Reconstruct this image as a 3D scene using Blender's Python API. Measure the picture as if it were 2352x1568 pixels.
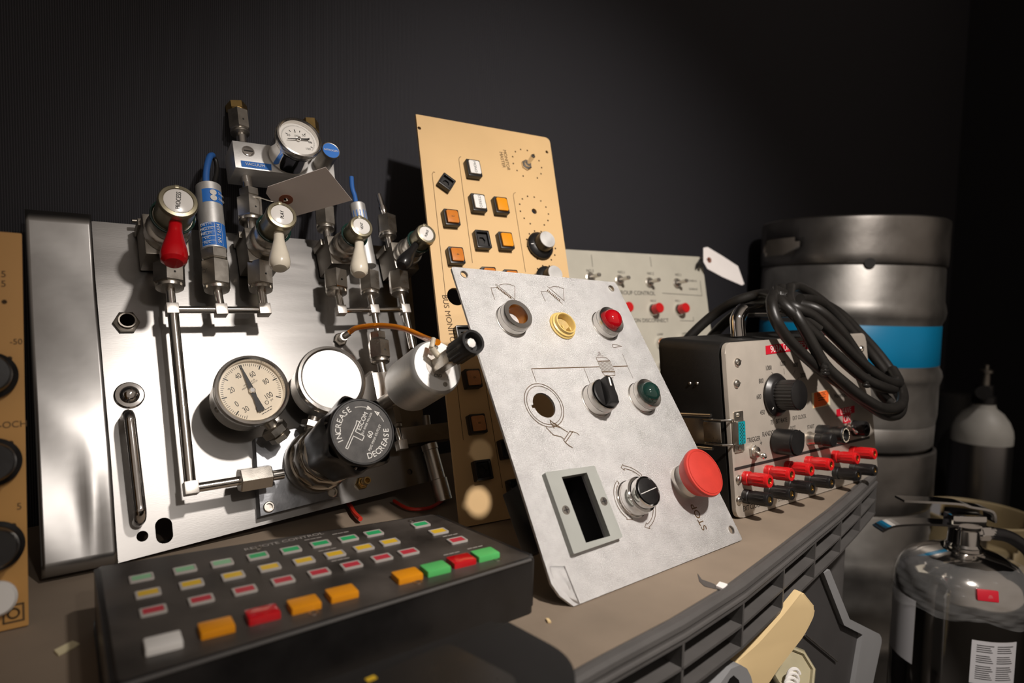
import bpy, bmesh, math, random
from mathutils import Vector as V, Matrix as M4
for o in list(bpy.data.objects): bpy.data.objects.remove(o)
S = bpy.context.scene
C = S.collection
R = math.radians
random.seed(7)
# ---------------------------------------------------------------- camera
FPX, PITCH, ROLL, YAW = 1500.0, .0705, .0225, R(42)
ZS = .59                      # top of the storage shelf above the floor
CAM = V((0, 0, ZS + .215))
def _fr(x, y, z):             # level camera heading -> world (x axis runs along the wall)
    c, s = math.cos(YAW), math.sin(YAW)
    return V((x*c + y*s, -x*s + y*c, z))
_r, _u = V((1, 0, 0)), V((0, math.sin(PITCH), math.cos(PITCH)))
cR = _fr(*(math.cos(ROLL)*_r + math.sin(ROLL)*_u))
cU = _fr(*(-math.sin(ROLL)*_r + math.cos(ROLL)*_u))
cF = _fr(0, math.cos(PITCH), -math.sin(PITCH))
cd = bpy.data.cameras.new('camera')
cam = bpy.data.objects.new('camera', cd); C.objects.link(cam)
m = M4((cR, cU, -cF)).transposed().to_4x4(); m.translation = CAM
cam.matrix_world = m
cd.sensor_width = 36; cd.lens = FPX/2352*36
cd.clip_start = .01; cd.clip_end = 30
cd.dof.use_dof = True; cd.dof.focus_distance = .60; cd.dof.aperture_fstop = 5.0
S.camera = cam
# ---------------------------------------------------------------- world, lamps, exposure
S.view_settings.view_transform = 'Standard'; S.view_settings.look = 'None'
S.view_settings.gamma = 1; S.view_settings.use_curve_mapping = False
S.view_settings.exposure = 0.0
w = bpy.data.worlds.new('room_dark'); S.world = w; w.use_nodes = True
_N, _L = w.node_tree.nodes, w.node_tree.links
_N['Background'].inputs[1].default_value = 1
# the room behind the photographer is dimly lit and warm, the display corner itself is black
_tc = _N.new('ShaderNodeTexCoord'); _sx = _N.new('ShaderNodeSeparateXYZ'); _L.new(_tc.outputs['Generated'], _sx.inputs[0])
_mr = _N.new('ShaderNodeMapRange'); _mr.interpolation_type = 'SMOOTHSTEP'
for _i, _v in enumerate((.15, -.75, 0, 1)): _mr.inputs[_i+1].default_value = _v
_L.new(_sx.outputs['Y'], _mr.inputs[0])
_cr = _N.new('ShaderNodeValToRGB'); _cr.color_ramp.elements[0].color = (.012, .011, .010, 1); _cr.color_ramp.elements[1].color = (.22, .183, .153, 1)
_L.new(_mr.outputs[0], _cr.inputs[0]); _L.new(_cr.outputs[0], _N['Background'].inputs[0])
def lamp(name, kind, loc, to, power, size, col=(1, .925, .86), **k):
    l = bpy.data.lights.new(name, kind); o = bpy.data.objects.new(name, l); C.objects.link(o)
    o.location = loc; o.rotation_euler = (V(to)-V(loc)).to_track_quat('-Z', 'Y').to_euler()
    l.energy = power; l.color = col
    if kind == 'AREA':
        l.shape = 'DISK'; l.size = size
    else: l.shadow_soft_size = size
    for a, b in k.items(): setattr(l, a, b)
    return o
LP = V((.32, -.32, 1.52))
lamp('track_spot_lamp', 'SPOT', LP, (.74, .46, .60), 65, .030, spot_size=R(77), spot_blend=1.0)
lamp('panel_spot_lamp', 'SPOT', (.10, -.90, 1.46), (.16, .55, .70), 9, .03, spot_size=R(34), spot_blend=.8)
lamp('corner_spot_lamp', 'SPOT', (1.70, -.75, 2.15), (1.74, .28, .42), 46, .04, spot_size=R(27), spot_blend=.7)
# ---------------------------------------------------------------- pixel -> ray
def ray(px, py):
    return ((px-1176)*cR - (py-784)*cU + FPX*cF)/FPX
def at_depth(px, py, z): return CAM + ray(px, py)*z
def on_z(px, py, z):
    d = ray(px, py); return CAM + d*((z-CAM.z)/d.z)
def on_y(px, py, y):
    d = ray(px, py); return CAM + d*((y-CAM.y)/d.y)
def project(p):
    q = p-CAM; z = q.dot(cF); return 1176+FPX*q.dot(cR)/z, 784-FPX*q.dot(cU)/z, z
class Plane:
    """A leaning panel: o = a point on it, az = heading of its width, lean = backwards tilt."""
    def __init__(s, o, az, lean):
        a, l = R(az), R(lean)
        s.o = V(o); s.u = V((math.cos(a), math.sin(a), 0))
        back = V((-math.sin(a), math.cos(a), 0))
        s.v = back*math.sin(l) + V((0, 0, 1))*math.cos(l)
        s.n = s.u.cross(s.v)
        s.M = M4((s.u, s.v, s.n)).transposed().to_4x4(); s.M.translation = s.o
        s.Mi = s.M.inverted()
    def hit(s, px, py, d=0):
        r = ray(px, py); t = ((s.o + s.n*d) - CAM).dot(s.n)/r.dot(s.n)
        return s.Mi @ (CAM + r*t)
    def loc(s, p): return s.Mi @ p
    def depth(s, px, py, d=0): return (s.M @ s.hit(px, py, d) - CAM).dot(cF)
    def rad(s, px, py, wpx, d=0): return wpx/2*s.depth(px, py, d)/FPX
# ---------------------------------------------------------------- materials
MATS = {}
def mat(name, col, rough=.5, metal=0, noise=0, nscale=40, bump=0, bscale=200, rvar=0, col2=None, aniso=None,
        trans=0, coat=0, spec=.5, emit=0, alpha=1, stretch=(1, 1, 1), sss=0):
    m = bpy.data.materials.new(name); m.use_nodes = True; MATS[name] = m
    nt = m.node_tree; N, L = nt.nodes, nt.links; b = N['Principled BSDF']; I = b.inputs
    c = tuple(col)+(1,); I['Base Color'].default_value = c; I['Roughness'].default_value = rough
    I['Metallic'].default_value = metal; I['Transmission Weight'].default_value = trans
    I['Coat Weight'].default_value = coat; I['Specular IOR Level'].default_value = spec; I['Alpha'].default_value = alpha
    if sss:
        I['Subsurface Weight'].default_value = sss; I['Subsurface Radius'].default_value = (.004, .002, .001)
    if emit:
        I['Emission Color'].default_value = c; I['Emission Strength'].default_value = emit
    if noise or bump or rvar:
        tc = N.new('ShaderNodeTexCoord'); mp = N.new('ShaderNodeMapping'); L.new(tc.outputs['Object'], mp.inputs[0])
        mp.inputs['Scale'].default_value = stretch
        nz = N.new('ShaderNodeTexNoise'); nz.inputs['Scale'].default_value = nscale; nz.inputs['Detail'].default_value = 6
        L.new(mp.outputs[0], nz.inputs['Vector'])
    if noise:
        rp = N.new('ShaderNodeValToRGB'); rp.color_ramp.elements[0].position = .5-.25; rp.color_ramp.elements[1].position = .75
        c2 = col2 or tuple(x*(1-noise) for x in col)
        rp.color_ramp.elements[0].color = tuple(c2)+(1,); rp.color_ramp.elements[1].color = c
        L.new(nz.outputs[0], rp.inputs[0]); L.new(rp.outputs[0], I['Base Color'])
    if rvar:
        mr = N.new('ShaderNodeMapRange'); mr.inputs[1].default_value = .3; mr.inputs[2].default_value = .7
        mr.inputs[3].default_value = max(rough-rvar, .02); mr.inputs[4].default_value = rough+rvar
        L.new(nz.outputs[0], mr.inputs[0]); L.new(mr.outputs[0], I['Roughness'])
    if bump:
        n2 = N.new('ShaderNodeTexNoise'); n2.inputs['Scale'].default_value = bscale; n2.inputs['Detail'].default_value = 3
        L.new(mp.outputs[0], n2.inputs['Vector'])
        bp = N.new('ShaderNodeBump'); bp.inputs['Strength'].default_value = bump; bp.inputs['Distance'].default_value = .001
        L.new(n2.outputs[0], bp.inputs['Height']); L.new(bp.outputs[0], I['Normal'])
    return m
mat('sheet_steel', (.335, .325, .315), .33, 1, .28, 22, .025, 1500, .06, stretch=(.12, 1, 1))
mat('bezel_steel', (.76, .73, .69), .25, 1, .1, 60)
mat('regulator_steel', (.52, .47, .40), .20, 1, .1, 60)
mat('sheet_strip', (.40, .39, .38), .30, 1, .22, 9, .16, 22, .05)
mat('fitting_steel', (.66, .62, .56), .30, 1, .2, 60, .03, 900, .06)
mat('dark_fitting', (.34, .31, .27), .42, 1, .3, 60, .05, 700, .06)
mat('chrome', (.82, .80, .78), .09, 1)
mat('tube_steel', (.82, .79, .75), .16, 1, .1, 60)
mat('aluminium', (.80, .79, .77), .46, .78, .1, 60, .04, 600, .05, stretch=(1, 1, 6))
mat('plate_dark', (.34, .35, .37), .40, 1, .4, 90, .06, 500)
mat('smear', (.105, .092, .085), .7, 0, .3, 60)
mat('brass', (.62, .42, .16), .3, 1, .3, 60)
mat('olive_cap', (.36, .32, .22), .33, .75, .2, 60)
mat('panel_silver', (.73, .718, .708), .395, .95, .24, 60, .55, 2300, .05)
mat('anodised', (.72, .68, .63), .40, .92, .12, 120, .05, 900, .04)
mat('tan_paint', (.72, .48, .23), .50, 0, .10, 14, .02, 400)
mat('tan_paint_dark', (.56, .29, .075), .55, 0, .12, 14, .02, 400)
mat('grey_paint', (.58, .55, .46), .5, 0, .15, 20, .03, 300)
mat('grey_frame', (.38, .39, .36), .5, 0, .12, 40)
mat('black_plastic', (.014, .013, .013), .34, 0, .3, 50, .03, 300, .08)
mat('black_matte', (.011, .010, .010), .62, 0, .3, 50)
mat('dusty_black', (.090, .076, .066), .44, 0, .65, 22, .05, 500, .14, col2=(.008, .007, .006))
mat('ink', (.02, .018, .016), .7)
mat('brown_ink', (.10, .055, .018), .7)
mat('white_ink', (.78, .76, .72), .6)
mat('dial_cream', (.80, .70, .55), .6)
mat('dial_white', (.82, .79, .74), .5)
mat('white_enamel', (.80, .77, .73), .22, 0, coat=.4)
mat('cream_grip', (.80, .73, .60), .26, 0, .1, 60, coat=.5)
mat('red_gloss', (.55, .005, .010), .18, 0, coat=.6)
mat('red_plastic', (.60, .012, .014), .24, 0)
mat('estop_red', (.62, .05, .035), .42, 0, .2, 60)
mat('blue_sleeve', (.03, .13, .42), .4)
mat('blue_label', (.025, .17, .58), .5)
mat('blue_band', (.0, .25, .50), .45, 0, .1, 20)
mat('orange_lens', (.62, .20, .025), .28, 0, .15, 200, sss=.2)
mat('orange_worn', (.62, .27, .10), .4, 0, .3, 160)
mat('orange_button', (.80, .30, .005), .35, 0, .1, 80)
mat('green_button', (.10, .52, .14), .38, 0, .1, 80)
mat('green_deep', (.03, .40, .14), .35)
mat('green_pale', (.26, .52, .30), .4)
mat('yellow_lens', (.72, .46, .03), .35)
mat('rose_lens', (.50, .035, .055), .4)
mat('clear_frame', (.40, .37, .34), .3)
mat('white_button', (.80, .78, .75), .35)
mat('teal_insert', (.0, .27, .32), .4)
mat('amber_glass', (.36, .13, .012), .15)
mat('yellow_plastic', (.78, .56, .19), .38, 0, .15, 90, sss=.1)
mat('red_lens', (.42, .003, .008), .08, 0, coat=1)
mat('green_lens', (.010, .035, .028), .07, 0, coat=1)
mat('wire_black', (.018, .016, .014), .42, 0, .4, 60, .08, 300)
mat('wire_red', (.50, .03, .015), .4)
mat('keg_steel', (.45, .43, .405), .49, .97, .38, 11, .22, 45, .10)
mat('keg_dark', (.38, .355, .33), .40, .97, .4, 12, .25, 40, .08)
mat('polished_steel', (.70, .67, .63), .10, 1, .1, 10)
mat('tank_tan', (.40, .31, .17), .55, 0, .35, 14)
mat('duct_tape', (.30, .30, .32), .5)
mat('bottle_white', (.50, .48, .44), .5, 0, .25, 16)
mat('bottle_alu', (.42, .41, .41), .30, 1, .1, 14, stretch=(1, 1, .2))
mat('paper', (.92, .87, .84), .8, 0, .06, 30)
mat('paper_grey', (.66, .58, .54), .8, 0, .06, 30)
mat('tag_ring', (.23, .07, .035), .7)
mat('shelf_plastic', (.098, .092, .088), .52, 0, .25, 30, .08, 500)
mat('shelf_dusty', (.29, .225, .165), .72, 0, .34, 11, .10, 250, .05)
mat('bin_grey', (.28, .28, .285), .48, 0, .1, 20)
mat('bin_grey_shaded', (.060, .056, .055), .55, 0, .2, 20)  # bin grey darkened, shade inside the bin put into the colour
mat('cream_plastic', (.80, .60, .32), .45, 0, .06, 20)
mat('smoked_plastic', (.45, .40, .26), .25, 0, .2, 40, sss=.2)
mat('label_red', (.60, .012, .03), .35)
mat('label_white', (.62, .61, .63), .6)
mat('sticker_orange', (.90, .16, .03), .5)
mat('sticker_cream', (.75, .66, .42), .6)
mat('test_face', (.56, .50, .43), .46, .35, .12, 50, .03, 900)
mat('crackle_black', (.012, .011, .010), .5, 0, .3, 200, .15, 1500)
mat('dark_metal', (.10, .095, .09), .4, 1, .2, 60)
mat('orange_tube', (.85, .27, .01), .15, 0, trans=.45)
mat('clear_tube', (.75, .68, .55), .2, 0, trans=.4)
mat('floor_concrete', (.05, .046, .043), .75, 0, .3, 6)
mat('glass_film', (1, 1, 1), .12, 0, alpha=.10)
mat('plastic_wrap', (.8, .8, .8), .2, 0, alpha=.09, bump=1.0, bscale=45, stretch=(1, 1, 3))
mat('knob_face', (.075, .070, .066), .6, 0, .5, 160, .1, 900)
# gauge glass: a thin clear pane
def glass_mat():
    m = bpy.data.materials.new('gauge_glass'); m.use_nodes = True; MATS['gauge_glass'] = m
    nt = m.node_tree; N, L = nt.nodes, nt.links; N.clear()
    o = N.new('ShaderNodeOutputMaterial'); mx = N.new('ShaderNodeMixShader'); t = N.new('ShaderNodeBsdfTransparent'); g = N.new('ShaderNodeBsdfGlossy')
    g.inputs['Roughness'].default_value = .09; f = N.new('ShaderNodeFresnel'); f.inputs[0].default_value = 1.5
    L.new(f.outputs[0], mx.inputs[0]); L.new(t.outputs[0], mx.inputs[1]); L.new(g.outputs[0], mx.inputs[2]); L.new(mx.outputs[0], o.inputs[0])
glass_mat()
g_ = MATS['gauge_glass'].copy(); g_.name = 'hazy_glass'; MATS['hazy_glass'] = g_
for n_ in g_.node_tree.nodes:
    if n_.type == 'BSDF_GLOSSY': n_.inputs['Roughness'].default_value = .42
    if n_.type == 'FRESNEL': n_.inputs[0].default_value = 2.1
def wall_mat():
    m = bpy.data.materials.new('ribbed_wall'); m.use_nodes = True; MATS['ribbed_wall'] = m
    nt = m.node_tree; N, L = nt.nodes, nt.links; b = N['Principled BSDF']
    tc = N.new('ShaderNodeTexCoord'); wv = N.new('ShaderNodeTexWave'); wv.bands_direction = 'X'; wv.wave_profile = 'SIN'
    wv.inputs['Scale'].default_value = .314/.0019; L.new(tc.outputs['Object'], wv.inputs['Vector'])
    nz = N.new('ShaderNodeTexNoise'); nz.inputs['Scale'].default_value = 3; L.new(tc.outputs['Object'], nz.inputs['Vector'])
    r = N.new('ShaderNodeValToRGB'); r.color_ramp.elements[0].color = (.018, .0175, .021, 1); r.color_ramp.elements[1].color = (.044, .043, .050, 1)
    L.new(wv.outputs['Color'], r.inputs[0]); L.new(r.outputs[0], b.inputs['Base Color'])
    bp = N.new('ShaderNodeBump'); bp.inputs['Strength'].default_value = .5; bp.inputs['Distance'].default_value = .0006
    L.new(wv.outputs['Color'], bp.inputs['Height']); L.new(bp.outputs[0], b.inputs['Normal'])
    b.inputs['Roughness'].default_value = .7; b.inputs['Specular IOR Level'].default_value = .25
wall_mat()
# ---------------------------------------------------------------- mesh builder
def axis(p, d, up=(0, 0, 1)):
    """matrix whose z runs along d, at p"""
    z = V(d).normalized(); x = V(up).cross(z)
    if x.length < 1e-5: x = V((1, 0, 0)).cross(z)
    if x.length < 1e-5: x = V((0, 1, 0)).cross(z)
    x.normalize(); y = z.cross(x)
    m = M4((x, y, z)).transposed().to_4x4(); m.translation = V(p); return m
def T(x, y=None, z=None):
    return M4.Translation(V(x) if y is None else V((x, y, z)))
def RZ(a): return M4.Rotation(R(a), 4, 'Z')
class G:
    def __init__(s): s.v = []; s.f = []
    def add(s, vs, fs, m=None):
        n = len(s.v); s.v += [tuple(m @ V(p)) if m else tuple(p) for p in vs]
        s.f += [tuple(i+n for i in f) for f in fs]; return s
    def bm(s, b, m=None):
        b.verts.index_update()
        s.add([v.co.copy() for v in b.verts], [[v.index for v in f.verts] for f in b.faces], m); b.free(); return s
    def box(s, c, size, bev=0, m=None, seg=2):
        b = bmesh.new(); bmesh.ops.create_cube(b, size=1)
        for v in b.verts: v.co = V((v.co.x*size[0], v.co.y*size[1], v.co.z*size[2])) + V(c)
        if bev: bmesh.ops.bevel(b, geom=list(b.edges), offset=bev, segments=seg, profile=.6, affect='EDGES')
        return s.bm(b, m)
    def prism(s, poly, z0, z1, m=None, bev=0):
        n = len(poly)
        if sum(poly[i][0]*poly[(i+1) % n][1]-poly[(i+1) % n][0]*poly[i][1] for i in range(n)) < 0: poly = poly[::-1]
        b = bmesh.new(); lo = [b.verts.new((p[0], p[1], z0)) for p in poly]; hi = [b.verts.new((p[0], p[1], z1)) for p in poly]
        b.faces.new(lo[::-1]); t = b.faces.new(hi)
        for i in range(n): b.faces.new((lo[i], lo[(i+1) % n], hi[(i+1) % n], hi[i]))
        if bev: bmesh.ops.bevel(b, geom=list(t.edges), offset=bev, segments=2, profile=.6, affect='EDGES')
        return s.bm(b, m)
    def lathe(s, prof, m=None, n=40, cap=True, a0=0, a1=360):
        vs, fs = [], []; full = abs(a1-a0) >= 359.9; k = n if full else n+1
        for r, z in prof:
            for i in range(k):
                a = R(a0 + (a1-a0)*i/n); vs.append((r*math.cos(a), r*math.sin(a), z))
        for j in range(len(prof)-1):
            for i in range(n):
                a, b = i, (i+1) % k
                fs.append((j*k+a, j*k+b, (j+1)*k+b, (j+1)*k+a))
        if cap and full:
            if prof[0][0] > 1e-6: fs.append(tuple(range(k))[::-1])
            if prof[-1][0] > 1e-6: fs.append(tuple((len(prof)-1)*k+i for i in range(k)))
        return s.add(vs, fs, m)
    def cyl(s, p0, p1, r, n=20, r1=None):
        p0, p1 = V(p0), V(p1); return s.lathe([(r, 0), (r if r1 is None else r1, (p1-p0).length)], axis(p0, p1-p0), n)
    def hexa(s, p0, p1, r, ch=.12, rot=0):
        """hex nut between two points, r = corner radius"""
        p0, p1 = V(p0), V(p1); L = (p1-p0).length; c = r*ch
        return s.lathe([(r*.86, 0), (r, c), (r, L-c), (r*.86, L)], axis(p0, p1-p0) @ RZ(rot), 6)
    def tube(s, pts, r, n=12, close=False, smooth=6):
        P = spline(pts, smooth, close) if smooth else [V(p) for p in pts]
        N = len(P); vs, fs = [], []; prev = None
        for i, p in enumerate(P):
            a = P[(i+1) % N] if (close or i < N-1) else p; b = P[i-1] if (close or i > 0) else p
            t = (a-b).normalized()
            if prev is None:
                x = t.orthogonal().normalized()
            else:
                x = (prev - t*prev.dot(t)).normalized()
            prev = x; y = t.cross(x); rr = r(i/(N-1)) if callable(r) else r
            for k in range(n):
                q = 2*math.pi*k/n; vs.append(p + x*math.cos(q)*rr + y*math.sin(q)*rr)
        for i in range(N if close else N-1):
            j = (i+1) % N
            for k in range(n): fs.append((i*n+k, i*n+(k+1) % n, j*n+(k+1) % n, j*n+k))
        if not close: fs += [tuple(range(n))[::-1], tuple((N-1)*n+k for k in range(n))]
        return s.add(vs, fs)
    def torus(s, R0, r, m=None, n=40, k=10):
        prof = [(R0 + r*math.cos(2*math.pi*i/k), r*math.sin(2*math.pi*i/k)) for i in range(k+1)]
        return s.lathe(prof, m, n, cap=False)
    def stroke(s, pts, wd, z=.0003, close=False, m=None):
        """flat printed line"""
        P = [V((p[0], p[1], 0)) for p in pts]
        if close: P.append(P[0])
        for a, b in zip(P, P[1:]):
            d = b-a
            if d.length < 1e-7: continue
            d.normalize(); q = V((-d.y, d.x, 0))*wd/2; e = d*wd*.3
            s.add([(c.x, c.y, z) for c in (a-q-e, b-q+e, b+q+e, a+q-e)], [(0, 1, 2, 3)], m)
        return s
    def ringstroke(s, c, r, wd, z=.0003, a0=0, a1=360, n=48, m=None):
        pts = [(c[0]+r*math.cos(R(a0+(a1-a0)*i/n)), c[1]+r*math.sin(R(a0+(a1-a0)*i/n))) for i in range(n+1)]
        return s.stroke(pts, wd, z, m=m)
    def sheet(s, loops, th, m=None, bev=0):
        """flat plate with holes: outer loop first; front face at z=0, back at -th"""
        cu = bpy.data.curves.new('tmp', 'CURVE'); cu.dimensions = '2D'; cu.fill_mode = 'BOTH'; cu.extrude = th/2; cu.bevel_depth = bev
        cu.bevel_resolution = 1
        for lp in loops:
            sp = cu.splines.new('POLY'); sp.points.add(len(lp)-1); sp.use_cyclic_u = True
            for q, p in zip(sp.points, lp): q.co = (p[0], p[1], 0, 1)
        return s._curve(cu, (m or M4()) @ T(0, 0, -th/2))
    def text(s, t, m, size, align='CENTER', z=.0003, sx=1):
        cu = bpy.data.curves.new('tmp', 'FONT'); cu.body = t; cu.align_x = align; cu.align_y = 'CENTER'; cu.size = size
        return s._curve(cu, m @ T(0, 0, z) @ M4.Diagonal((sx, 1, 1, 1)))
    def _curve(s, cu, m):
        o = bpy.data.objects.new('tmp', cu); C.objects.link(o)
        dg = bpy.context.evaluated_depsgraph_get(); me = bpy.data.meshes.new_from_object(o.evaluated_get(dg))
        s.add([v.co.copy() for v in me.vertices], [tuple(p.vertices) for p in me.polygons], m)
        bpy.data.objects.remove(o); bpy.data.meshes.remove(me); bpy.data.curves.remove(cu); return s
    def disc(s, c, r, n=32, m=None):
        return s.add([(c[0]+r*math.cos(2*math.pi*i/n), c[1]+r*math.sin(2*math.pi*i/n), c[2]) for i in range(n)], [tuple(range(n))], m)
def spline(pts, k=6, close=False):
    P = [V(p) for p in pts]; N = len(P); out = []
    for i in range(N if close else N-1):
        g = (lambda j: P[j % N]) if close else (lambda j: P[min(max(j, 0), N-1)])
        a, b, c, d = g(i-1), g(i), g(i+1), g(i+2)
        for q in range(k):
            t = q/k; out.append(.5*((2*b)+(c-a)*t+(2*a-5*b+4*c-d)*t*t+(3*b-a-3*c+d)*t**3))
    if not close: out.append(P[-1])
    return out
def rrect(cx, cy, w_, h_, r, n=5):
    out = []
    for k, (sx, sy) in enumerate(((1, 1), (-1, 1), (-1, -1), (1, -1))):
        for i in range(n+1):
            a = R(90*k + 90*i/n); out.append((cx+sx*(w_/2-r)+r*math.cos(a), cy+sy*(h_/2-r)+r*math.sin(a)))
    return out
def circ(c, r, n=36): return [(c[0]+r*math.cos(2*math.pi*i/n), c[1]+r*math.sin(2*math.pi*i/n)) for i in range(n)]
def rquad(q, r, n=5):
    """polygon with rounded corners"""
    out = []; N = len(q); rs = r if isinstance(r, (list, tuple)) else [r]*N
    for i in range(N):
        p, a, b = V(q[i][:2]), V(q[i-1][:2]), V(q[(i+1) % N][:2])
        if rs[i] <= 0: out.append(tuple(p)); continue
        A = p+(a-p).normalized()*rs[i]; B = p+(b-p).normalized()*rs[i]
        for k in range(n+1):
            t = k/n; out.append(tuple(A*(1-t)**2+p*2*t*(1-t)+B*t*t))
    return out
# ---------------------------------------------------------------- objects
def ob(name, g, material, parent=None, label=None, sharp=35, smooth=True):
    me = bpy.data.meshes.new(name); me.from_pydata(g.v, [], g.f); me.update()
    b = bmesh.new(); b.from_mesh(me); bmesh.ops.remove_doubles(b, verts=b.verts, dist=1e-7); bmesh.ops.recalc_face_normals(b, faces=b.faces)
    b.to_mesh(me); b.free()
    if smooth:
        me.shade_smooth(); me.set_sharp_from_angle(angle=R(sharp))
    me.materials.append(MATS[material])
    o = bpy.data.objects.new(name, me); C.objects.link(o)
    if parent: o.parent = parent
    if label: o['label'] = label
    return o
def flat(name, g, material, parent=None, label=None):
    """printed marks: keep the faces' order"""
    me = bpy.data.meshes.new(name); me.from_pydata(g.v, [], g.f); me.update(); me.materials.append(MATS[material])
    o = bpy.data.objects.new(name, me); C.objects.link(o)
    if parent: o.parent = parent
    if label: o['label'] = label
    return o
def tag(o, label, cat, group=None):
    o['label'] = label; o['category'] = cat
    if group: o['group'] = group
    return o
def thing(name, label, cat, m=None, group=None):
    o = bpy.data.objects.new(name, None); C.objects.link(o); o.empty_display_size = .02
    if m: o.matrix_world = m
    return tag(o, label, cat, group)
def struct(name, g, material):
    o = ob(name, g, material); o['kind'] = 'structure'; return o
def copy_tree(o, parent=None):
    c = o.copy(); C.objects.link(c)
    if parent: c.parent = parent
    for ch in list(o.children): copy_tree(ch, c)
    return c
# ================================================================ the room
WY = .715                      # face of the ribbed wall
struct('wall_back', G().box((.6, WY+.05, 1.3), (4.4, .1, 2.6)), 'ribbed_wall')
struct('wall_right', G().box((2.85, -.5, 1.3), (.1, 2.43, 2.6)), 'ribbed_wall')
struct('floor', G().box((.6, -.5, -.05), (4.6, 2.6, .1)), 'floor_concrete')
# ================================================================ storage shelf
def interp(tbl, x):
    if x <= tbl[0][0]: return tbl[0][1] + (x-tbl[0][0])*(tbl[1][1]-tbl[0][1])/(tbl[1][0]-tbl[0][0])
    for (a, b), (c, d) in zip(tbl, tbl[1:]):
        if x <= c: return b+(d-b)*(x-a)/(c-a)
    (a, b), (c, d) = tbl[-2:]; return d+(x-c)*(d-b)/(c-a)
lip_px = [(1400, 1537), (1580, 1438), (1711, 1354), (1805, 1279), (1876, 1221), (1932, 1176), (1976, 1136), (2016, 1096)]
lip = sorted((on_z(x, y, ZS).x, on_z(x, y, ZS).y) for x, y in lip_px)
XR = lip[-1][0]; XL = -.14
def fy(x): return interp(lip, x) if x > lip[0][0] else lip[0][1] - (lip[0][0]-x)*.02
ribs = [on_z(x, y, ZS).x for x, y in lip_px[1:]]
step = (ribs[-1]-ribs[0])/6
xs = [XR - .004 - step*k for k in range(int((XR-XL)/step)+1)]
path = [XL + (XR-XL)*k/60 for k in range(61)]
def band(a, b, z0, z1, x0=XL, x1=XR, g=None):
    """strip following the bowed front edge, from a to b behind it"""
    p = [x0] + [x for x in path if x0 < x < x1] + [x1]
    return (g or G()).prism([(x, fy(x)+a) for x in p] + [(x, fy(x)+b) for x in p[::-1]], z0, z1)
shelf = thing('storage_shelf', 'grey plastic storage shelf with a dusty top and open lattice front edge', 'shelf', T((XL+XR)/2, .48, 0))
sh = lambda n, g, mt, l=None: ob(n, g, mt, shelf, l)
def inv(g):                    # world coordinates -> shelf children
    dx, dy = (XL+XR)/2, .48; g.v = [(x-dx, y-dy, z) for x, y, z in g.v]; return g
top = G().prism([(x, fy(x)+.014) for x in path] + [(XR, WY-.01), (XL, WY-.01)], ZS-.008, ZS)
sh('shelf_top', inv(top), 'shelf_dusty', 'dusty brown shelf surface')
g = G()
pts = [V((x, fy(x)+.0062, ZS-.0012)) for x in path]; g.tube(pts, .0050, 10, smooth=0); band(.006, .018, ZS-.004, ZS-.0005, g=g)
sh('front_lip', inv(g), 'shelf_plastic')
g = band(.002, .005, ZS-.010, ZS-.003); g.tube([V((x, fy(x)+.0012, ZS-.0065)) for x in path], .0019, 8, smooth=0)
band(.0, .034, ZS-.0105, ZS-.0085, g=g); band(.0, .034, ZS-.0285, ZS-.0265, g=g); band(.0, .034, ZS-.0465, ZS-.044, g=g)
band(.030, .034, ZS-.045, ZS-.006, g=g)
for x in xs: band(.0, .033, ZS-.0455, ZS-.01, x-.0013, x+.0013, g)
sh('lattice_apron', inv(g), 'shelf_plastic')
g = G()
for x in (XR-.045, XL+.045):
    for y in (fy(x)+.055, WY-.06): g2 = G().lathe([(.030, 0), (.030, ZS-.048)], T(x, y, 0), 28); sh('corner_post', inv(g2), 'shelf_plastic')
ZL = ZS-.40
g = G().prism([(x, fy(x)+.03) for x in path] + [(XR, WY-.02), (XL, WY-.02)], ZL-.03, ZL)
sh('lower_tier', inv(g), 'shelf_plastic')
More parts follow.
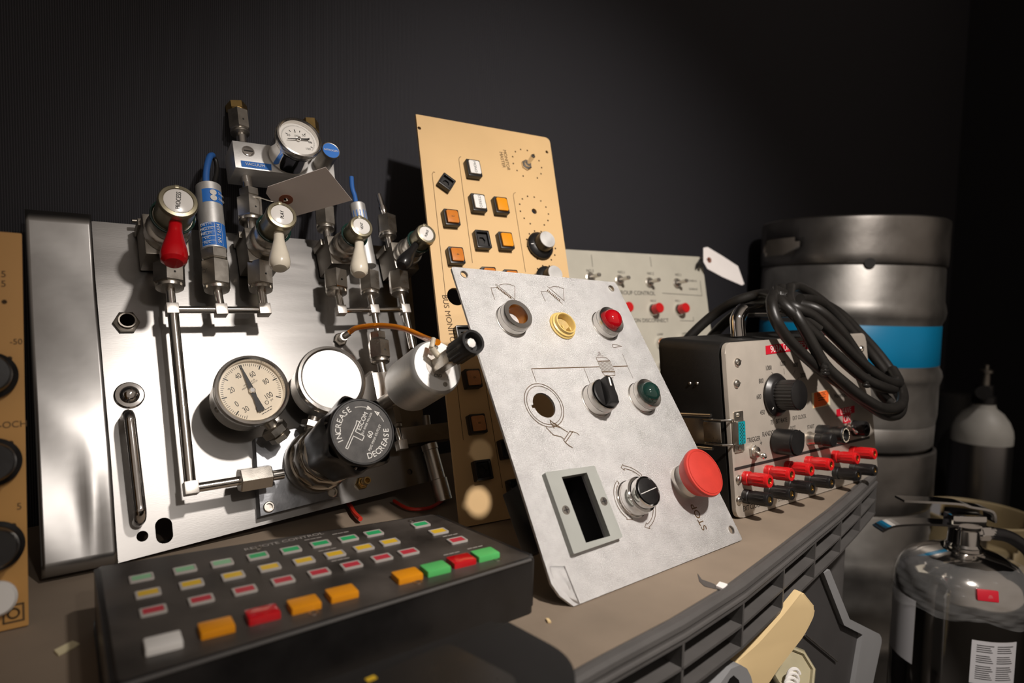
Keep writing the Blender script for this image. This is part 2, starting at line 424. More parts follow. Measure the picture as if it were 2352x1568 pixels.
# ================================================================ kegs
KD = 1.30; kc = at_depth(1946, 697, KD); kx, ky = kc.x, kc.y; cz = CAM.z
def keg(name, z0, H, label, ang):
    t = thing(name, label, 'keg', T(kx, ky, z0), 'stacked steel kegs'); t.rotation_euler = (0, 0, ang)
    r = .165
    k = H/.425
    def z(a): return H - (.155-a)*k if True else 0
    b = G().lathe([(r*.97, z(-.222)), (r*.985, z(-.205)), (r*.985, z(-.150)), (r*1.0, z(-.141)), (r*1.012, z(-.133)), (r*1.0, z(-.124)), (r*.975, z(-.117)),
                   (r*.972, z(-.036)), (r*1.0, z(-.026)), (r*1.012, z(-.014)), (r*1.0, z(-.003)), (r*.985, z(.006)), (r*.98, z(.064)), (r*.955, z(.074)), (r*.6, z(.11)), (0, z(.115))], None, 72)
    ob('body', b, 'keg_steel', t)
    n = 96; rows = [z(.068), z(.072), z(.088), z(.096), z(.104), z(.112), z(.120), z(.144), z(.152), z(.155)]
    rad = [r*.978, r*.995, r*1.0, r*1.0, r*1.0, r*1.0, r*1.0, r*1.003, r*1.0, r*.975]
    vs = [(rad[j]*math.cos(2*math.pi*i/n), rad[j]*math.sin(2*math.pi*i/n), zz) for j, zz in enumerate(rows) for i in range(n)]
    holes = lambda j, i: (2 <= j <= 5) and any(abs((i-c+n/2) % n - n/2) <= (5 if j in (3, 4) else 4) for c in (8, 56))
    fs = [(j*n+i, j*n+(i+1) % n, (j+1)*n+(i+1) % n, (j+1)*n+i) for j in range(len(rows)-1) for i in range(n) if not holes(j, i)]
    c = ob('top_collar', G().add(vs, fs), 'keg_dark', t); s = c.modifiers.new('thick', 'SOLIDIFY'); s.thickness = .005; s.offset = -1
    f = G().lathe([(r*.93, 0), (r*.965, z(-.262)), (r*.972, z(-.225)), (r*.95, z(-.219))], None, 72, cap=False)
    c = ob('foot_ring', f, 'keg_steel', t); s = c.modifiers.new('thick', 'SOLIDIFY'); s.thickness = .005; s.offset = -1
    return t, z, r
t, z, r = keg('beer_keg', cz-.27, .425, 'steel keg with a blue band, on top of the stack', R(-62))
ob('colour_band', G().lathe([(r*.973, z(-.113)), (r*.9765, z(-.112)), (r*.9765, z(-.040)), (r*.973, z(-.039))], None, 72, cap=False), 'blue_band', t, 'blue painted band')
ob('drain_notch', G().lathe([(.009, 0), (.009, .001)], axis((math.cos(R(-86))*r*1.001, math.sin(R(-86))*r*1.001, z(.070)), (math.cos(R(-86)), math.sin(R(-86)), 0)), 20), 'ink', t)
t, z, r = keg('beer_keg', 0, cz-.27, 'lower steel keg carrying the blue banded one, mostly hidden by the shelf', R(100))
g = G()
for k in range(6):             # worn embossed marks, no longer readable
    a = R(-100-66+k*6.5); A_ = axis((math.cos(a)*r*1.003, math.sin(a)*r*1.003, z(.118)), (math.cos(a), math.sin(a), 0))
    g.box((0, 0, 0), (.0025, .024, .0012), 0, A_ @ RZ((-24, 18, 0, -12, 22, -24)[k]))
    if k % 2: g.box((.005, -.002, 0), (.0025, .016, .0012), 0, A_ @ RZ((-24, -18, 0, 25, 22, 15)[k]))
ob('embossed_marks', g, 'keg_steel', t, smooth=False)
# ================================================================ gas bottle
gp = at_depth(2254, 1000, 1.70); rb = .068; zt = cz-(925-703)/1500*1.7
t = thing('gas_cylinder', 'brushed aluminium gas cylinder with a white painted shoulder and black valve', 'gas cylinder', T(gp.x, gp.y, 0))
zs_ = zt-.100
ob('body', G().lathe([(rb*.9, 0), (rb, .02), (rb, zs_)], None, 56), 'bottle_alu', t)
ob('shoulder', G().lathe([(rb, zs_), (rb*1.003, zs_+.018), (rb*.97, zs_+.035), (rb*.86, zs_+.055), (rb*.66, zs_+.075), (rb*.42, zs_+.088), (rb*.37, zs_+.1), (rb*.34, zs_+.106), (0, zs_+.106)], None, 56), 'bottle_white', t, 'white painted shoulder')
v = ob('valve', G().lathe([(.027, zt), (.027, zt+.018), (.020, zt+.022), (.020, zt+.048), (.0, zt+.048)], None, 24).cyl((-.012, 0, zt+.03), (-.06, -.01, zt+.034), .017), 'black_plastic', t)
ob('stem', G().lathe([(.011, zt+.046), (.010, zt+.078), (.016, zt+.080), (.016, zt+.086), (.006, zt+.09), (.006, zt+.1), (0, zt+.1)], None, 20), 'dark_fitting', v)
bx = at_depth(2168, 1000, 1.90)
tag(ob('black_canister', G().lathe([(.058, 0), (.060, .01), (.060, cz-.255), (.052, cz-.248), (0, cz-.246)], T(bx.x, bx.y, 0), 40), 'black_matte'),
    'plain black canister in the dark between the keg and the gas cylinder', 'canister')
# ================================================================ tan tank
tp = at_depth(2246, 1150, 1.42); rt = .118; ht = cz-(1175-703)/1500*1.42
t = thing('refrigerant_tank', 'tan painted steel gas tank with a cutout collar and patches of grey tape', 'tank', T(tp.x, tp.y, 0))
ob('body', G().lathe([(rt*.8, 0), (rt, .03), (rt, ht-.17), (rt*.97, ht-.14), (rt*.85, ht-.11), (rt*.6, ht-.085), (0, ht-.075)], None, 56), 'tank_tan', t)
n = 80; rows = [ht-.118, ht-.095, ht-.065, ht-.05, ht-.036, ht-.022, ht-.004, ht]; rad = [rt*.90, rt*.90, rt*.885, rt*.88, rt*.88, rt*.88, rt*.885, rt*.90]
vs = [(rad[j]*math.cos(2*math.pi*i/n), rad[j]*math.sin(2*math.pi*i/n), zz) for j, zz in enumerate(rows) for i in range(n)]
fs = [(j*n+i, j*n+(i+1) % n, (j+1)*n+(i+1) % n, (j+1)*n+i) for j in range(len(rows)-1) for i in range(n)
      if not (2 <= j <= 4 and any(abs((i-c+n/2) % n - n/2) <= (5 if j == 3 else 4) for c in (6, 26, 46, 66)))]
c = ob('collar', G().add(vs, fs), 'tank_tan', t); s = c.modifiers.new('thick', 'SOLIDIFY'); s.thickness = .004
ob('valve', G().lathe([(.022, ht-.078), (.022, ht-.05), (.012, ht-.045), (.012, ht-.03), (0, ht-.03)], None, 20), 'dark_fitting', t)
for k, (a, wd, lo, hi) in enumerate(((128, 9, ht-.075, ht+.0015), (62, 8, ht-.10, ht-.012))):
    ob('tape_strip', G().lathe([(rt*.893, lo), (rt*.905, hi-.004), (rt*.906, hi)], None, 10, cap=False, a0=a-wd, a1=a+wd).lathe([(rt*.872, lo), (rt*.872, hi)], None, 10, cap=False, a0=a-wd, a1=a+wd), 'duct_tape', t)
# ================================================================ fire extinguisher
ep = at_depth(2208, 1300, .89); re = .0785; zd = cz-(1352-703)/1500*.89
t = thing('fire_extinguisher', 'polished steel fire extinguisher partly wrapped in clear film, on the floor', 'fire extinguisher', T(ep.x, ep.y, 0))
ob('body', G().lathe([(re*.93, 0), (re, .012), (re, zd), (re*.985, zd+.014), (re*.93, zd+.028), (re*.82, zd+.040), (re*.6, zd+.050), (re*.33, zd+.056), (re*.33, zd+.058), (0, zd+.058)], None, 72), 'polished_steel', t)
z0 = zd+.056
aw = V((-.743, .669, 0))      # the handles point to the left of the camera
hd = ob('valve_head', G().lathe([(.021, z0-.002), (.0215, z0+.006), (.019, z0+.009), (.018, z0+.028), (.020, z0+.030), (.020, z0+.034), (0, z0+.034)], None, 28).box((0, 0, z0+.040), (.046, .022, .016), .003, RZ(138)), 'chrome', t)
ob('hose_fitting', G().cyl((0, 0, z0+.022), -aw*.040 + V((0, 0, z0+.022)), .0085).hexa(-aw*.02+V((0, 0, z0+.022)), -aw*.034+V((0, 0, z0+.022)), .0105), 'chrome', hd)
def strap(pts, wd, th):
    g = G(); side = aw.cross(V((0, 0, 1))).normalized()*wd/2
    P = spline(pts, 5)
    for a, b in zip(P, P[1:]):
        up = (b-a).normalized().cross(side.normalized())*th
        q = [a-side, a+side, b+side, b-side]; g.add(q + [p+up for p in q], [(3, 2, 1, 0), (4, 5, 6, 7), (0, 1, 5, 4), (1, 2, 6, 5), (2, 3, 7, 6), (3, 0, 4, 7)])
    return g
ob('carry_handle', strap([-aw*.012+V((0, 0, z0+.036)), aw*.02+V((0, 0, z0+.036)), aw*.06+V((0, 0, z0+.037)), aw*.10+V((0, 0, z0+.034)), aw*.118+V((0, 0, z0+.026))], .024, .003), 'chrome', t)
ob('squeeze_lever', strap([-aw*.036+V((0, 0, z0+.040)), -aw*.030+V((0, 0, z0+.056)), aw*.0+V((0, 0, z0+.062)), aw*.02+V((0, 0, z0+.066)), aw*.090+V((0, 0, z0+.068))], .022, .003), 'chrome', t)
hp = [-aw*.036+V((0, 0, z0+.022)), -aw*.060+V((0, -.004, z0+.017)), -aw*.085+V((.0, -.008, z0-.006)), -aw*.102+V((0, -.010, z0-.05)), -aw*.108+V((0, -.01, z0-.12)), -aw*.108+V((0, -.01, .12))]
ob('hose', G().tube(hp, .0085, 14), 'black_plastic', t)
ob('hose_tag', G().lathe([(.0095, 0), (.0095, .004)], axis(hp[2], V(hp[3])-V(hp[2])), 16), 'chrome', t)
va = math.degrees(math.atan2(-ep.y, -ep.x))        # towards the camera
ob('label', G().lathe([(re*1.004, zd-.095), (re*1.004, zd-.008)], None, 10, cap=False, a0=va-76, a1=va-36), 'label_white', t, 'side label')
lb = ob('label', G().lathe([(re*1.004, zd-.090), (re*1.004, zd-.034)], None, 12, cap=False, a0=va+12, a1=va+52), 'label_white', t, 'instruction label with fine print')
g = G()
for k in range(17):
    zz = zd-.040-k*.0027
    if k in (4, 9): continue
    for a, b in ((16, 30), (33, 48)): g.lathe([(re*1.008, zz), (re*1.008, zz+.0009)], None, 6, cap=False, a0=va+a, a1=va+b-(k*7 % 4))
flat('fine_print', g, 'dark_metal', lb)
ob('inspection_seal', G().box((0, 0, 0), (.024, .014, .007), .0015, axis((math.cos(R(va+22))*re*.96, math.sin(R(va+22))*re*.96, zd+.024), (math.cos(R(va+22)), math.sin(R(va+22)), .3))), 'label_red', t, 'small red seal')
# crumpled film around the shoulder
n = 120; rows = 22; vs = []
dome = [(-.03, re), (0, re), (.014, re*.985), (.028, re*.93), (.040, re*.82), (.047, re*.68), (.052, re*.5)]
for j in range(rows+1):
    h = -.022+.070*j/rows
    for i in range(n):
        a = 2*math.pi*i/n; fall = max(0, 1-j/7)
        hh = h + fall*(.010*math.sin(a+R(va+40)) + .003*math.sin(a*7+1)); q = .0010*math.sin(a*11+j*.7)+.0008*math.sin(a*23-j*1.1)+.0006*math.sin(j*2.3+a*5)
        rr = interp(dome, hh)+.0028+q + .024*max(0, math.cos(a-R(va+80)))**6*(1-abs(j/rows-.4))
        vs.append((rr*math.cos(a), rr*math.sin(a), zd+hh))
fs = [(j*n+i, j*n+(i+1) % n, (j+1)*n+(i+1) % n, (j+1)*n+i) for j in range(rows) for i in range(n)]
ob('plastic_wrap', G().add(vs, fs), 'plastic_wrap', t, 'crumpled clear film', sharp=180)
# ================================================================ gas panel
PL = Plane(on_z(272, 1293, ZS+.002), -4, 25)
L = PL.hit
def p2(pl, q, d=0): return [tuple(pl.hit(x, y, d)[:2]) for x, y in q]
gas = thing('gas_manifold_board', 'stainless steel plate carrying valves, pressure gauges, tubing and a black regulator knob', 'control panel', PL.M)
def part(n, g, mt, parent=gas, l=None, **k): return ob(n, g, mt, parent, l, **k)
slot = L(377, 1218); hole1 = L(327, 1231); hole2 = L(290, 742); hole3 = L(941, 1083)
main = p2(PL, [(207, 507), (938, 570), (985, 1105), (271, 1293)])
part('base_plate', G().sheet([rquad(main, .003), rrect(slot.x, slot.y, .0125, .0205, .006), circ(hole1, .0042), circ(hole2, .0075), circ(hole3, .003)], .003), 'sheet_steel')
bl, br = V(main[3]), V(main[2])
g = G(); q = [(bl.x, bl.y, -.0005), (br.x, br.y, -.0005), (br.x, br.y+.0075, -.014), (bl.x, bl.y+.0075, -.014)]
g.add(q + [(x, y+.002, z) for x, y, z in q], [(0, 1, 2, 3), (7, 6, 5, 4), (0, 4, 5, 1), (1, 5, 6, 2), (2, 6, 7, 3), (3, 7, 4, 0)])
part('folded_edge', g, 'sheet_steel')
# side strip: a separate, slightly dished sheet
c4 = [L(x, y, .0035) for x, y in ((95, 1330), (270, 1295), (208, 500), (56, 486))]
nu, nv = 16, 30; vs = []; fs = []
for j in range(nv+1):
    for i in range(nu+1):
        s, t = i/nu, j/nv
        p = (c4[0]*(1-s)+c4[1]*s)*(1-t) + (c4[3]*(1-s)+c4[2]*s)*t
        z = .0080 + .0040*math.cos(math.pi*(t-.3)/.48) + .0006*math.sin(t*17+s*4) + .0015*math.exp(-((s-.72)**2+(t-.12)**2)/.02)
        vs.append((p.x, p.y, z))
for j in range(nv):
    for i in range(nu):
        a = j*(nu+1)+i; fs.append((a, a+1, a+nu+2, a+nu+1))
st = part('side_strip', G().add(vs, fs), 'sheet_strip'); mo = st.modifiers.new('thick', 'SOLIDIFY'); mo.thickness = .0012
# handle, dome nut, bushing
h0, h1 = L(296, 946, .022), L(324, 1190, .022); e = (h1-h0).normalized()
f0, f1 = V((h0.x, h0.y, 0)), V((h1.x, h1.y, 0))
hd = part('handle', G().tube([f0, f0+V((0, 0, .010)), f0+V((0, 0, .018))+e*.001, h0+e*.006, h0+e*.014, h1-e*.014, h1-e*.006, f1+V((0, 0, .018))-e*.001, f1+V((0, 0, .010)), f1], .0044, 16), 'chrome')
c = L(297, 908); part('dome_nut', G().lathe([(.0115, 0), (.0115, .001), (.0105, .0022), (.0076, .0024), (.0072, .004), (.0056, .0066), (.0028, .0082), (0, .0086)], T(c.x, c.y, 0), 40), 'chrome')
part('bushing', G().lathe([(.0105, 0), (.0105, .003), (.0080, .0042), (.0072, .0042), (.0068, -.006)], T(hole2.x, hole2.y, 0), 6, cap=False).lathe([(.0072, .003), (.0070, .0075), (.0058, .0075), (.0056, -.01)], T(hole2.x, hole2.y, 0), 28, cap=False), 'dark_fitting')
# ---- helpers in panel space
def nut(p0, p1, wpx, d, name='hex_nut', mt='fitting_steel', parent=gas, hole=True, collar=True, rot=-12):
    a, b = L(*p0, d), L(*p1, d); r = PL.rad((p0[0]+p1[0])/2, (p0[1]+p1[1])/2, wpx, d)*1.0
    g = G().hexa(a, b, r, .10, rot)
    if collar:
        dd = (b-a).normalized(); g.lathe([(r*.80, 0), (r*.86, .0012), (r*.84, .0035), (r*.55, .0042), (0, .0042)], axis(b-dd*.0005, dd), 28)
    o = part(name, g, mt, parent)
    if hole:
        A = axis(a, b-a); th = R(90+rot) if rot < 30 else R(60+rot)
        rad = A.to_3x3() @ V((math.cos(th), math.sin(th), 0)); m = a*.40+b*.60 + rad*(r*.867)
        part('vent_hole', G().lathe([(.0010, 0), (.0010, .0002), (0, .0002)], axis(m, rad), 12), 'ink', o, smooth=False)
    return o
def pipe(pts, d, wpx, name='tube', mt='tube_steel', parent=gas, smooth=0):
    q = [L(*p[:2], p[2] if len(p) > 2 else d) for p in pts]
    return part(name, G().tube(q, PL.rad(pts[0][0], pts[0][1], wpx, d), 16, smooth=smooth), mt, parent)
def cube(p, spx, d, parent=gas, mt='anodised'):
    c = L(*p, d); s = PL.rad(p[0], p[1], spx, d)*2
    return part('tee_fitting', G().box(c, (s, s, s), s*.06), mt, parent)
D = .030
# left manifold
pipe([(390, 655), (395, 712)], D, 20); pipe([(499, 665), (507, 712)], D, 20); pipe([(600, 665), (606, 712)], D, 20)
pipe([(395, 711), (606, 712)], D, 17, 'manifold_tube')
for p in ((395, 711), (507, 713), (606, 712)): cube(p, 26, D)
pipe([(397, 715), (438, 1122)], D, 24, 'inlet_tube'); cube((438, 1121), 30, D)
pipe([(438, 1122), (548, 1104)], D, 22, 'inlet_tube')
nut((548, 1104), (622, 1092), 56, D, collar=False, rot=45); pipe([(620, 1093), (650, 1088)], D, 24)
nut((388, 606), (390, 655), 70, D); nut((597, 606), (599, 660), 60, D)
# right manifold
pipe([(776, 670), (784, 712)], D, 17); pipe([(850, 675), (858, 712)], D, 17); pipe([(920, 672), (929, 712)], D, 17)
pipe([(783, 713), (929, 711)], D, 13, 'manifold_tube')
for p in ((783, 713), (858, 712), (929, 711)): cube(p, 21, D)
pipe([(859, 715), (868, 768)], D, 16); pipe([(930, 715), (948, 800)], D, 16)
nut((866, 764), (868, 781), 38, D, hole=False, collar=False); nut((869, 784), (873, 826), 50, D); pipe([(873, 825), (882, 868)], D, 20)
nut((770, 624), (773, 668), 55, D); nut((847, 626), (850, 672), 48, D, hole=False); nut((914, 626), (918, 670), 47, D, hole=False)
g = G(); c = L(866, 905, .02); g.box(c, (.020, .036, .036), .001); c2 = L(855, 868, .01); g.box(c2, (.012, .010, .018), .0006)
part('valve_block', g, 'anodised')
nut((897, 925), (908, 975), 34, .022, mt='dark_fitting', hole=False); pipe([(908, 975), (918, 1012)], .022, 12); cube((922, 1022), 22, .022)
# ---- toggle valves
def valve(capc, capw, lever, lmat, txt, rot, d=.095, big=1.0):
    c = L(*capc, d); a, b = c.x, c.y; r = PL.rad(*capc, capw, d)*1.02
    g = G().box((a, b, .020), (.032*big, .036*big, .034), .0012)
    g.box((a-.0145*big, b+.0165*big, .014), (.007, .007, .022), .0006)
    o = part('valve', g, 'dark_fitting')
    m = T(a, b, 0)
    part('bonnet', G().lathe([(.0155*big, .036), (.0165*big, .038), (.0165*big, .049), (.0150*big, .051), (.0125*big, .052), (.0118*big, .056), (r*1.10, .058), (r*1.10, .067), (r*1.02, .069)], m, 36), 'fitting_steel', o)
    part('wire_ring', G().torus(r*1.08, .0012, T(a, b, .0695), 32, 8), 'green_lens', o)
    part('cap', G().lathe([(r*.97, .066), (r*.97, d-.006), (r*1.0, d-.004), (r*.99, d-.0015), (r*.93, d), (r*.76, d+.0004), (r*.74, d-.001), (0, d-.001)], m, 48).box((a, b+r*.86, d-.0005), (.0035, .003, .002), .0004), 'olive_cap', o)
    disc = part('label_disc', G().lathe([(r*.72, d-.0012), (r*.72, d-.0002), (r*.66, d+.0002), (0, d+.0002)], m, 40), 'white_enamel', o)
    flat('lettering', G().text(txt, T(a, b, d+.0003) @ RZ(rot), r*.33, sx=.8), 'ink', disc)
    (x0, y0), (x1, y1), w0, w1 = lever
    p, q = L(x0, y0, d-.012), L(x1, y1, d-.006); r0, r1 = PL.rad(x0, y0, w0, d-.012), PL.rad(x1, y1, w1, d-.006)
    ln = (q-p).length
    part('lever', G().lathe([(0, -.004), (r0*.95, -.004), (r0, 0), (r0*1.12, ln*.25), (r1*.92, ln*.65), (r1, ln*.80), (r1*.93, ln*.92), (r1*.66, ln*.985), (0, ln*1.01)], axis(p, q-p), 28), lmat, o)
    return o
valve((410, 461), 85, ((403, 512), (399, 606), 28, 60), 'red_gloss', 'PROCESS', 82, big=1.1)
valve((648, 493), 69, ((640, 532), (643, 618), 22, 48), 'cream_grip', 'PLAY', 85)
valve((831, 519), 55, ((825, 553), (825, 632), 20, 42), 'cream_grip', 'VENT', 85, d=.088, big=.9)
valve((980, 536), 49, ((955, 562), (922, 612), 16, 36), 'black_plastic', 'PURGE', 62, d=.088, big=.9)
part('lock_pin', G().cyl(L(303, 507, .012), L(334, 509, .012), .0018), 'dark_fitting')
# ---- pressure transducers
def transducer(top, bot, wpx, d):
    a, b = L(*top, d), L(*bot, d); r = PL.rad((top[0]+bot[0])/2, (top[1]+bot[1])/2, wpx, d); ln = (b-a).length; m = axis(a, b-a, (0, 0, 1))
    return part('pressure_transducer', G().lathe([(r*.88, 0), (r, .0012), (r, ln)], m, 36), 'aluminium'), m, r, ln
o, m, r, ln = transducer((478, 428), (492, 578), 55, D)
# which side of the cylinder faces out of the panel
fx = math.degrees(math.atan2((m.inverted().to_3x3() @ V((0, 0, 1))).y, (m.inverted().to_3x3() @ V((0, 0, 1))).x))
lab = part('label', G().lathe([(r*1.01, ln*.13), (r*1.01, ln*.33)], m, 12, cap=False, a0=fx-62, a1=fx+45), 'blue_label', o, 'blue trim label')
for k in (.19, .275): part('trim_plug', G().lathe([(.0030, 0), (.0030, .0006), (0, .0006)], axis(m @ V((math.cos(R(fx-5))*r*1.01, math.sin(R(fx-5))*r*1.01, ln*k)), m.to_3x3() @ V((math.cos(R(fx-5)), math.sin(R(fx-5)), 0))), 20), 'anodised', lab)
g = G()
for k, t in ((.19, 'SPAN'), (.275, 'ZERO')): g.text(t, axis(m @ V((math.cos(R(fx-46))*r*1.016, math.sin(R(fx-46))*r*1.016, ln*k)), m.to_3x3() @ V((math.cos(R(fx-46)), math.sin(R(fx-46)), 0)), (0, 1, 0)), .0036)
flat('lettering', g, 'white_ink', lab)
lab = part('label', G().lathe([(r*1.01, ln*.64), (r*1.01, ln*.985)], m, 16, cap=False, a0=fx-72, a1=fx+70), 'blue_label', o, 'blue data label')
g = G()
def lrow(a0, a1, z0, z1): g.lathe([(r*1.016, z0), (r*1.016, z1)], m, 8, cap=False, a0=fx+a0, a1=fx+a1)
for k in range(6): lrow(2, 68, ln*(.645+.0665*k), ln*(.645+.0665*k)+.0004)
for a in (2, 67, -32, -69): lrow(a, a+1.4, ln*.645, ln*.98)
for k, tx in enumerate(('DETHL', 'HGLEIC', 'HELEIC', 'V/C', 'N/C')): g.text(tx, axis(m @ V((math.cos(R(fx+36))*r*1.02, math.sin(R(fx+36))*r*1.02, ln*(.678+.0665*k))), m.to_3x3() @ V((math.cos(R(fx+36)), math.sin(R(fx+36)), 0)), (0, 1, 0)), .0036, z=.0006)
g.text('SN 7 6534', axis(m @ V((math.cos(R(fx-14))*r*1.02, math.sin(R(fx-14))*r*1.02, ln*.81)), m.to_3x3() @ V((math.cos(R(fx-14)), math.sin(R(fx-14)), 0)), (0, 1, 0)) @ RZ(90), .0046, z=.0006)
flat('lettering', g, 'white_ink', lab)
part('cable', G().tube([L(475, 430, D), L(473, 408, D), L(476, 380, D), L(482, 360, D-.002), L(488, 357, D-.006)], .0031, 12), 'blue_sleeve', o, 'blue sleeved cable')
part('cable', G().tube([L(486, 358, D-.005), L(495, 368, D-.008), L(498, 390, D-.008), L(492, 418, D-.004), L(486, 428, D)], .0022, 12), 'wire_black', o)
nut((492, 577), (494, 601), 60, D, hole=False, collar=False); nut((495, 603), (498, 660), 64, D, hole=False)
o, m, r, ln = transducer((820, 470), (846, 612), 36, D)
part('label', G().lathe([(r*1.01, ln*.14), (r*1.01, ln*.30)], m, 14, cap=False), 'blue_label', o, 'blue label')
part('cable', G().tube([L(818, 474, D), L(815, 452, D), L(809, 432, D), L(807, 407, D)], .0026, 12), 'blue_sleeve', o, 'blue sleeved cable')
# ---- standing fittings
pipe([(563, 395), (570, 440)], D, 24); nut((571, 437), (573, 456), 46, D, hole=False, collar=False); nut((573, 458), (576, 505), 60, D); pipe([(576, 503), (582, 560)], D, 22)
pipe([(745, 395), (745, 485)], D, 20); nut((745, 478), (748, 522), 46, D, hole=False); pipe([(748, 520), (754, 560)], D, 18)
nut((887, 498), (891, 540), 45, D, hole=False); pipe([(891, 540), (897, 570)], D, 17)
part('coupling', G().lathe([(.0042, 0), (.0046, .004), (.0036, .005), (.0044, .008), (.0044, .014), (.0030, .015), (.0034, .024), (.0028, .030), (0, .030)], axis(L(885, 500, D), L(871, 452, D)-L(885, 500, D)), 24), 'chrome')
# ---- vacuum block with its gauge
DB = .046
c4 = p2(PL, [(533, 322), (764, 352), (770, 412), (541, 384)], DB)
blk = part('manifold_block', G().prism(c4, DB-.030, DB, bev=.0006), 'aluminium')
q = p2(PL, [(553, 368), (623, 377), (624, 391), (555, 382)], DB+.0004)
lb = part('label', G().add([(x, y, DB+.0004) for x, y in q[::-1]], [(0, 1, 2, 3)]), 'blue_label', blk, 'blue VACUUM label', smooth=False)
c = L(586, 379, DB+.0006); flat('lettering', G().text('VACUUM', T(c.x, c.y, DB+.0006), .0046), 'white_ink', lb)
c = L(570, 347, DB); part('slotted_screw', G().lathe([(.0052, 0), (.0052, .0006), (.0046, .0008), (0, .0008)], T(c.x, c.y, DB-.0002), 32).torus(.0056, .0006, T(c.x, c.y, DB), 32, 6), 'chrome', blk)
part('screw_slot', G().box((c.x, c.y, DB+.0007), (.0088, .0011, .0006), 0, None), 'ink', blk)
pipe([(553, 300), (556, 332)], D, 23); nut((546, 258), (551, 302), 48, D); part('hex_plug', G().hexa(L(542, 241, D), L(545, 259, D), PL.rad(543, 250, 46, D), .1, 15), 'brass', gas, 'brass plug')
part('hex_plug', G().hexa(L(711, 279, DB-.02), L(714, 305, DB-.02), PL.rad(712, 290, 40, DB), .1, 15).cyl(L(714, 305, DB-.02), L(720, 350, DB-.02), .004), 'brass', gas, 'brass plug behind the gauge')
c = L(760, 346, .074); r = PL.rad(760, 346, 42, .074)
o = part('end_cap', G().lathe([(r*.9, DB), (r*.96, .050), (r*.96, .070), (r*1.02, .0735), (r*.98, .0745), (r*.9, .0742), (0, .0742)], T(c.x, c.y, 0), 40), 'dark_fitting', blk)
lb = part('label', G().disc((c.x, c.y, .0744), r*.92, 40), 'blue_label', o, 'blue NITROGEN disc', smooth=False)
flat('lettering', G().text('NITROGEN', T(c.x, c.y, .0745), .0030), 'white_ink', lb)
# ---- gauges
def gauge(cpx, wpx, d0, d1, dial, rimw=.10, name='pressure_gauge', case='fitting_steel', stem=None):
    c = L(*cpx, d1); a, b = c.x, c.y; r = PL.rad(*cpx, wpx, d1)*1.03; m = T(a, b, 0)
    o = part(name, G().lathe([(0, d0), (r*.80, d0), (r*.90, d0+.003), (r*.92, d1-.014), (r*.95, d1-.012), (r*.95, d1-.009)], m, 56), case)
    part('bezel', G().lathe([(r*.95, d1-.010), (r*1.0, d1-.008), (r*1.01, d1-.003), (r*.98, d1-.0006), (r*(1-rimw*.6), d1), (r*(1-rimw), d1-.0015), (r*(1-rimw)*.985, d1-.006)], m, 64, cap=False), 'bezel_steel', o)
    dl = part('dial', G().disc((a, b, d1-.006), r*.90, 64), dial, o, smooth=False)
    return o, dl, a, b, r, d1-.006
def loc2(px, py, z): return L(px, py, z)
o, dl, a, b, r, zd_ = gauge((582, 893), 163, .018, .054, 'dial_cream', rimw=.13)
def ang(px, py, z, a, b): q = L(px, py, z); return math.degrees(math.atan2(q.y-b, q.x-a))
A1, A0 = ang(633, 910, zd_, a, b), ang(568, 953, zd_, a, b)           # 100 and 30 inHg ends of the scale
if A0 > A1: A0 -= 360
sp = (A1-A0) % 360; sp = 360-sp if sp < 180 else sp
g = G(); tot = 65
for k in range(tot+1):
    th = A1 + sp*k/tot; r1 = r*.80; major = k % 10 == 0; l_ = .12 if major else .085 if k % 5 == 0 else .06
    dx, dy = math.cos(R(th)), math.sin(R(th))
    g.stroke([(a+dx*r1, b+dy*r1), (a+dx*(r1-r*l_), b+dy*(r1-r*l_))], r*(.032 if major else .013), zd_+.0001)
for t, px, py in (('20', 532, 896), ('40', 547, 864), ('60', 580, 860), ('80', 611, 876), ('100', 617, 909), ('0', 544, 928), ('30', 565, 940)):
    q = L(px, py, zd_); g.text(t, T(q.x, q.y, zd_+.0001) @ RZ(26), r*.22, sx=.75, z=0)
for t, px, py, s in (('VPS-700 LA-LB', 572, 879, .055), ('PRESSURE SWITCH', 574, 884, .055), ('psi', 624, 917, .075)):
    q = L(px, py, zd_); g.text(t, T(q.x, q.y, zd_+.0001) @ RZ(30), r*s*1.1, z=0)
for px, py, rr in ((613, 924, .05), (592, 939, .05)): q = L(px, py, zd_); g.ringstroke(q, r*rr, r*.014, zd_+.0001, n=20)
for px, py, k in ((600, 940, 3), (606, 943, 5), (612, 946, 4)):
    for i in range(k): q = L(px-8+i*6, py+4-i*3.4, zd_); g.stroke([(q.x-.0008, q.y-.0004), (q.x+.0008, q.y+.0004)], .0006, zd_+.0001)
flat('scale', g, 'ink', dl)
tip, tail = L(553, 845, zd_), L(598, 936, zd_)
d = V((tip.x-a, tip.y-b, 0)).normalized(); n_ = V((-d.y, d.x, 0)); c0 = V((a, b, zd_+.002))
ln = r*.78
part('pointer', G().prism([tuple((c0+d*ln+n_*.0003)[:2]), tuple((c0+n_*r*.075)[:2]), tuple((c0-d*r*.2+n_*r*.055)[:2]), tuple((c0-d*r*.62+n_*r*.10)[:2]), tuple((c0-d*r*.62-n_*r*.10)[:2]), tuple((c0-d*r*.2-n_*r*.055)[:2]), tuple((c0-n_*r*.075)[:2]), tuple((c0+d*ln-n_*.0003)[:2])], zd_+.0018, zd_+.0022), 'black_matte', o)
part('hub', G().lathe([(r*.085, zd_+.0015), (r*.085, zd_+.003), (r*.06, zd_+.0036), (0, zd_+.0036)], T(a, b, 0), 24), 'chrome', o)
part('glass', G().disc((a, b, .0528), r*.90, 64), 'gauge_glass', o, smooth=False)
q0, q1 = L(612, 962, .036), L(646, 1006, .030)
